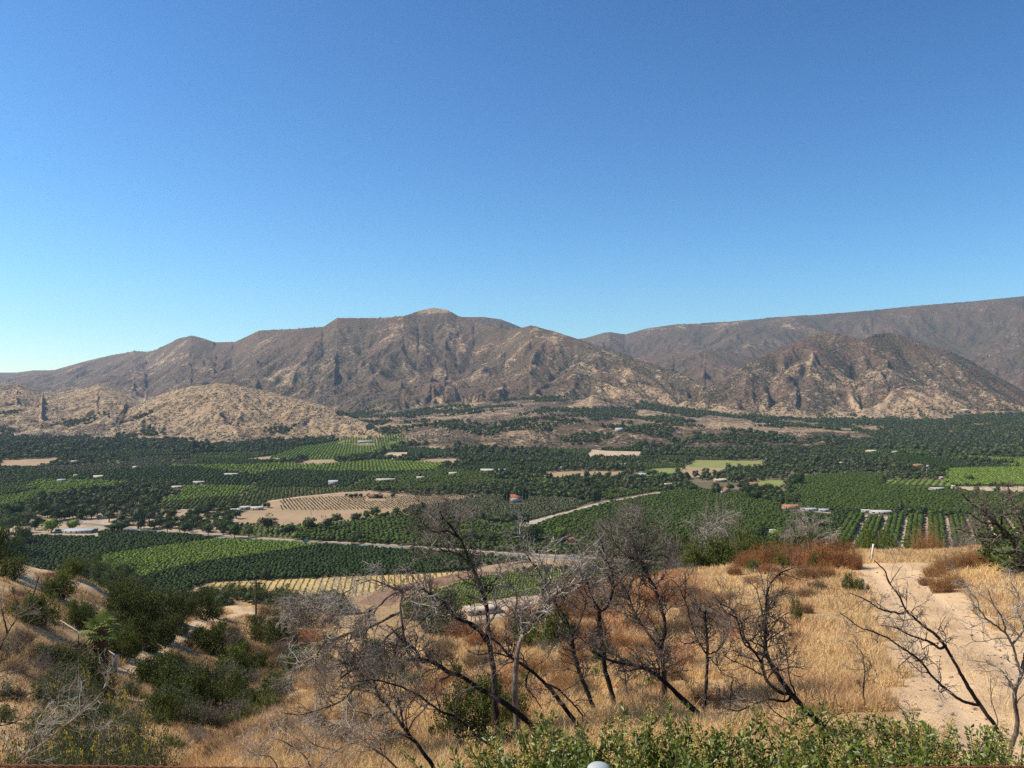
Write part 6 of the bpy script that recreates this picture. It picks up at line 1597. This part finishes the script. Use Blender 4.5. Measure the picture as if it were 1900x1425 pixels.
burnt([('5', [(1385,1030),(1300,985),(1225,930),(1135,895),(1050,845),(985,828),(880,840),(790,870),(700,870),(620,880),(540,930)], 14, 4, .9), ('5', [(1000,840),(950,770),(900,730),(880,640)], 8, 3, 1.3), ('5', [(790,870),(720,905),(640,960),(540,1060),(430,1100),(320,1130),(230,1125)], 6, 1.5, 1.2), ('5', [(1150,905),(1120,930),(1090,935)], 5, 3, .3), ('5', [(850,845),(845,780),(860,700)], 4, 2, 1.3), ('5', [(620,880),(560,850),(500,860)], 3, 1.2, 1.4)],
      11.5, 'low black limb arching left from the foot of the tall dark tree', seed=9, twigs=1.2)
burnt([('5', [(980,880),(900,760),(880,640),(870,520),(880,450),(820,470),(740,540),(650,575),(560,575),(480,580),(400,545),(320,550),(220,560)], 7, 2, 2.2), ('5', [(870,560),(800,600),(700,650),(600,680),(520,710),(445,740),(410,800),(350,840),(300,850),(262,950)], 6, 1.5, 2.2), ('5', [(880,640),(800,700),(740,780),(650,830),(560,850),(470,900)], 5, 1.5, 2.2), ('5', [(880,450),(800,420),(720,390),(640,410),(560,460),(480,480)], 4, 1.3, 2.2), ('5', [(420,790),(400,860),(440,920)], 3, 1.2, 2), ('5', [(650,575),(560,520),(450,520),(360,500),(300,460)], 3, 1.2, 2.2), ('5', [(700,650),(640,740),(600,800)], 3, 1.2, 2), ('5', [(870,520),(930,470),(1000,430)], 4, 2, 1.5)],
      11.6, 'wide silvery grey tangle of dead branches spreading left over the ravine', 'grey', twigs=1.0, tl=.9, base=False, seed=10, droop=.16, name='dead_tree')
burnt([('5', [(1830,1170),(1780,1100),(1690,985),(1590,890),(1480,815),(1400,730),(1330,690),(1250,640)], 11, 3, .9), ('5', [(1660,960),(1720,980),(1800,1050),(1880,1140)], 5, 3, .5), ('5', [(1480,815),(1380,790),(1300,800),(1240,780)], 4, 1.3), ('5', [(1590,890),(1560,960),(1620,1050),(1650,1100)], 4, 2, .6)],
      12.2, 'dark slim trunk leaning left, crossing in front of the pale forked tree', seed=11)
burnt([('5', [(1060,1440),(960,1290),(880,1190),(820,1110),(745,1020),(722,930),(700,880)], 11, 3, 1.0), ('5', [(1400,1330),(1290,1240),(1200,1160),(1090,1110),(960,1020),(830,965),(720,940),(640,950)], 7, 2, 1.0), ('5', [(890,1200),(860,1060),(840,980),(850,850)], 5, 2), ('5', [(820,1110),(740,1140),(660,1120),(560,1100)], 4, 1.4, 1.2), ('5', [(960,1290),(900,1250),(820,1240),(740,1250)], 5, 1.5, 1.2), ('5', [(1090,1110),(1060,1000),(1070,880)], 3, 1.2), ('5', [(745,1020),(690,1000),(620,1040)], 3, 1.2, 1.3)],
      8.5, 'near burnt tree leaning left from the bottom edge with tangled dark twigs', seed=12, twigs=1.1)
burnt([('5', [(880,1460),(780,1360),(700,1310),(600,1290),(520,1330),(440,1400)], 6, 2, 1.8), ('5', [(700,1310),(600,1220),(520,1180),(440,1200),(360,1160)], 4, 1.3, 1.8), ('5', [(400,1440),(340,1360),(250,1290),(160,1260),(90,1300)], 4, 1.3, 1.8), ('5', [(520,1330),(400,1300),(300,1200)], 3, 1.2, 1.8), ('5', [(780,1360),(760,1280),(800,1180)], 4, 1.3, 1.5), ('5', [(200,1440),(150,1360),(60,1350),(0,1300)], 4, 1.3, 1.8)],
      8.0, 'low sprawling grey brushwood of dead branches along the bottom left of centre', 'grey', seed=13, twigs=.8, tl=.8, name='dead_tree')
burnt([('7', [(1775,1275),(1742,1200),(1662,1085),(1600,990),(1558,915),(1510,830),(1470,760),(1420,695),(1350,645),(1300,600),(1245,545),(1215,480),(1160,410),(1135,340),(1075,282)], 11, 2, .45), ('7', [(1245,565),(1170,565),(1100,545),(1050,510),(1000,485),(945,462)], 5, 1.3, .5), ('7', [(1450,765),(1390,735),(1325,710),(1250,685),(1200,655),(1110,640)], 6, 1.5, .9), ('7', [(1660,1080),(1560,1055),(1470,990),(1400,925),(1350,860),(1300,810),(1220,758),(1150,710),(1060,670),(985,645),(930,600),(885,570)], 7, 1.5, .8), ('7', [(1160,410),(1200,350),(1230,310)], 2, 1, .5), ('7', [(1420,695),(1450,620),(1470,590)], 2, 1, .6)],
      9.5, 'bare dark tree arching up and left across the dirt track', 'brown', seed=14, twigs=.75, tl=.75)
burnt([('7', [(1830,1305),(1862,1200),(1852,1080),(1850,1000),(1888,900),(1900,820),(1960,720)], 12, 5, .5), ('7', [(1885,910),(1860,830),(1835,745),(1800,685),(1745,640),(1690,600),(1655,550),(1645,510),(1600,450),(1540,385)], 6, 1.5, .8), ('7', [(1835,745),(1900,640),(1860,560),(1870,480),(1830,400),(1820,330)], 5, 1.5, .9), ('7', [(1850,1000),(1800,920),(1740,860),(1660,840),(1580,830)], 4, 1.2, .6), ('7', [(1800,685),(1780,600),(1730,520),(1700,440)], 4, 1.2, .8), ('7', [(1900,820),(1930,740),(1920,600),(1960,500)], 5, 2, .8), ('7', [(1850,1080),(1900,1020),(1960,1000)], 3, 1, .5)],
      9.0, 'pale grey bare tree at the right edge with fine curling twigs', 'grey', seed=15, twigs=.95, tl=.75)
burnt([('7', [(1010,1185),(1022,1080),(1015,1000),(1022,900),(1012,800)], 4, 1.6, .6), ('7', [(1022,900),(1060,870),(1040,830)], 2, 1, .6), ('7', [(1015,800),(985,760),(955,725)], 2, 1, .6), ('7', [(1020,880),(980,885),(920,875)], 1.6, .9, .6)], 13, 'thin short burnt sapling standing alone on the golden grass', seed=16, tl=.6, name='burnt_sapling')
burnt([('6', [(1350,1250),(1348,1150),(1352,1040),(1358,950)], 4, 2, .9), ('6', [(1350,1120),(1300,1060),(1290,980)], 2, 1, .9), ('6', [(1352,1040),(1400,980),(1440,960)], 2, 1, .9)], 13, 'thin burnt sapling between the straight stem and the large leaning tree', seed=17, tl=.8, name='burnt_sapling')
burnt([('6', [(805,1130),(790,1040),(775,960),(770,880)], 4, 2, .8), ('6', [(770,940),(730,900),(715,860)], 2, 1, .8), ('6', [(775,960),(830,870),(850,810)], 2, 1, .6)], 15, 'thin burnt sapling left of the twin stemmed tree', seed=18, tl=.7, name='burnt_sapling')
burnt([('7', [(1270,1290),(1262,1200),(1245,1130),(1200,1080)], 3, 1, 1.0), ('7', [(1262,1200),(1290,1130),(1250,1050)], 2, 1, 1.0), ('7', [(1640,1330),(1750,1200),(1720,1050),(1715,930)], 2.4, 1, .3)], 7.5, 'thin brown twiggy sapling rising from the sumac at the right', 'brown', seed=19, tl=.5, name='burnt_sapling')
for k, pts in enumerate([[(780,1190),(790,1100),(805,1000),(800,940)], [(870,1150),(850,1080),(860,1020)], [(920,1130),(890,1090),(860,1060)]]):
    burnt([('7', pts, 3, 1, .5)], 10, 'thin dark shoot above the fallen trunk of the large leaning tree', seed=30 + k, tl=.45, name='burnt_sapling', group='shoots above the leaning tree', levels=2)
burnt([('4', [(60,1460),(130,1370),(200,1312),(260,1275),(330,1212),(400,1160),(460,1105),(530,1050),(580,960),(600,900)], 9, 2, .9), ('4', [(200,1312),(190,1230),(260,1140),(330,1040)], 4, 1.2, 1), ('4', [(330,1212),(420,1210),(500,1160)], 3, 1.2, 1), ('4', [(130,1370),(60,1300),(0,1250)], 4, 1.5, .8), ('4', [(460,1105),(470,1040),(450,980)], 3, 1, 1)],
      7.0, 'bare grey branch reaching up right from the bottom left corner', 'grey', seed=20, twigs=.9, tl=.8, name='dead_tree')
burnt([('4', [(-120,1100),(-40,900),(0,760),(40,680),(80,620),(150,540),(190,450),(215,370)], 7, 1.5, .9), ('4', [(40,680),(20,600),(0,500),(-30,420)], 4, 1.2, 1), ('4', [(0,1060),(80,1030),(150,1020),(240,980),(290,880)], 3, 1, 1), ('4', [(-40,900),(60,880),(120,900),(200,940)], 3, 1, 1), ('4', [(80,620),(90,540),(70,440)], 2, 1, 1), ('4', [(-60,1200),(60,1180),(160,1130),(210,1080)], 3, 1, .8)],
      8.0, 'thin bare tree at the left edge with upright forked twigs', 'brown', seed=21, twigs=.9, tl=.8, name='dead_tree')
burnt([('D', [(2010,1010),(1900,880),(1850,760),(1800,660),(1700,560),(1600,470),(1500,400),(1440,340)], 13, 2, 1.0), ('D', [(1900,880),(1960,740),(1900,600),(1850,480),(1800,380),(1780,270)], 7, 2, 1.1), ('D', [(1800,660),(1680,660),(1580,650),(1480,620),(1400,600)], 6, 1.5, 1.0), ('D', [(1850,760),(1740,780),(1640,740),(1540,640)], 5, 1.5, 1.0), ('D', [(1730,590),(1740,480),(1745,380),(1760,330)], 4, 1.5, .8), ('D', [(1960,740),(2000,560),(1980,420)], 6, 2, 1.0), ('D', [(1700,560),(1620,560),(1550,520),(1480,470)], 4, 1.2, 1)],
      36.0, 'dark spreading burnt tree at the right edge against the orchards', 'brown', seed=22, twigs=.38, tl=1.9, tr=1.9, base=False)
for k, (z, limbs, D, lb) in enumerate([
  ('6', [([(1215,250),(1220,170),(1230,100),(1225,40)], 5, 1.5), ([(1220,170),(1270,110),(1300,50)], 3, 1), ([(1220,190),(1180,120),(1150,80)], 3, 1), ([(1230,110),(1330,60),(1360,20)], 2.5, 1)], 60, 'silvery bare tree on the crest between the olive shrubs'),
  ('7', [([(715,200),(700,130),(690,80),(650,30)], 5, 1.5), ([(700,130),(740,90),(780,60)], 3, 1), ([(705,160),(650,140),(600,150)], 3, 1), ([(715,180),(800,165),(870,170)], 3, 1)], 66, 'silvery bare tree behind the rust red bank')]):
    burnt([(z, p, a, b) for p, a, b in limbs], D, lb, 'grey', seed=40 + k, twigs=.4, tl=2.6, tr=2.6, name='bare_tree')
# ------------------------------------------------------------------ the air
HAZE = 3.3e-5
m = bpy.data.materials.new('haze_air'); m.use_nodes = True; nt = m.node_tree; nt.nodes.clear()
out = nt.nodes.new('ShaderNodeOutputMaterial'); pv = nt.nodes.new('ShaderNodeVolumePrincipled')
pv.inputs['Color'].default_value = (0.62, 0.80, 1.0, 1); pv.inputs['Density'].default_value = HAZE; pv.inputs['Anisotropy'].default_value = 0.2
nt.links.new(pv.outputs[0], out.inputs['Volume'])
hb = MB(); hb.box(-11000, 11000, -300, 13200, -45, 1500)
tag(hb.obj('haze', m), 'thin pale blue haze filling the valley air', None, kind='stuff')

# ------------------------------------------------------------------ labels: members of small groups told apart by their place
ORD = ['', 'first', 'second', 'third', 'fourth', 'fifth', 'sixth', 'seventh', 'eighth', 'ninth', 'tenth', 'eleventh', 'twelfth'] + [q + 'th' for q in ('thirteen', 'fourteen', 'fifteen', 'sixteen', 'seventeen', 'eighteen', 'nineteen')] + ['twentieth'] + ['twenty-' + q for q in ('first', 'second', 'third', 'fourth', 'fifth', 'sixth', 'seventh', 'eighth', 'ninth')] + ['thirtieth'] + ['thirty-' + q for q in ('first', 'second', 'third', 'fourth', 'fifth', 'sixth', 'seventh', 'eighth', 'ninth')]
bpy.context.view_layer.update()
byl = {}
for o in SC.objects:
    if o.parent is None and o.get('label') and o.get('category'): byl.setdefault(o['label'], []).append(o)
for lb, os_ in byl.items():
    if 1 < len(os_) <= 39:
        os_.sort(key=lambda o: o.location.x / max(o.location.y, 1))
        for i, o in enumerate(os_): o['label'] = ' '.join(lb.split()[:12]) + ', ' + (ORD[i + 1] + ' from the left' if i else 'leftmost')
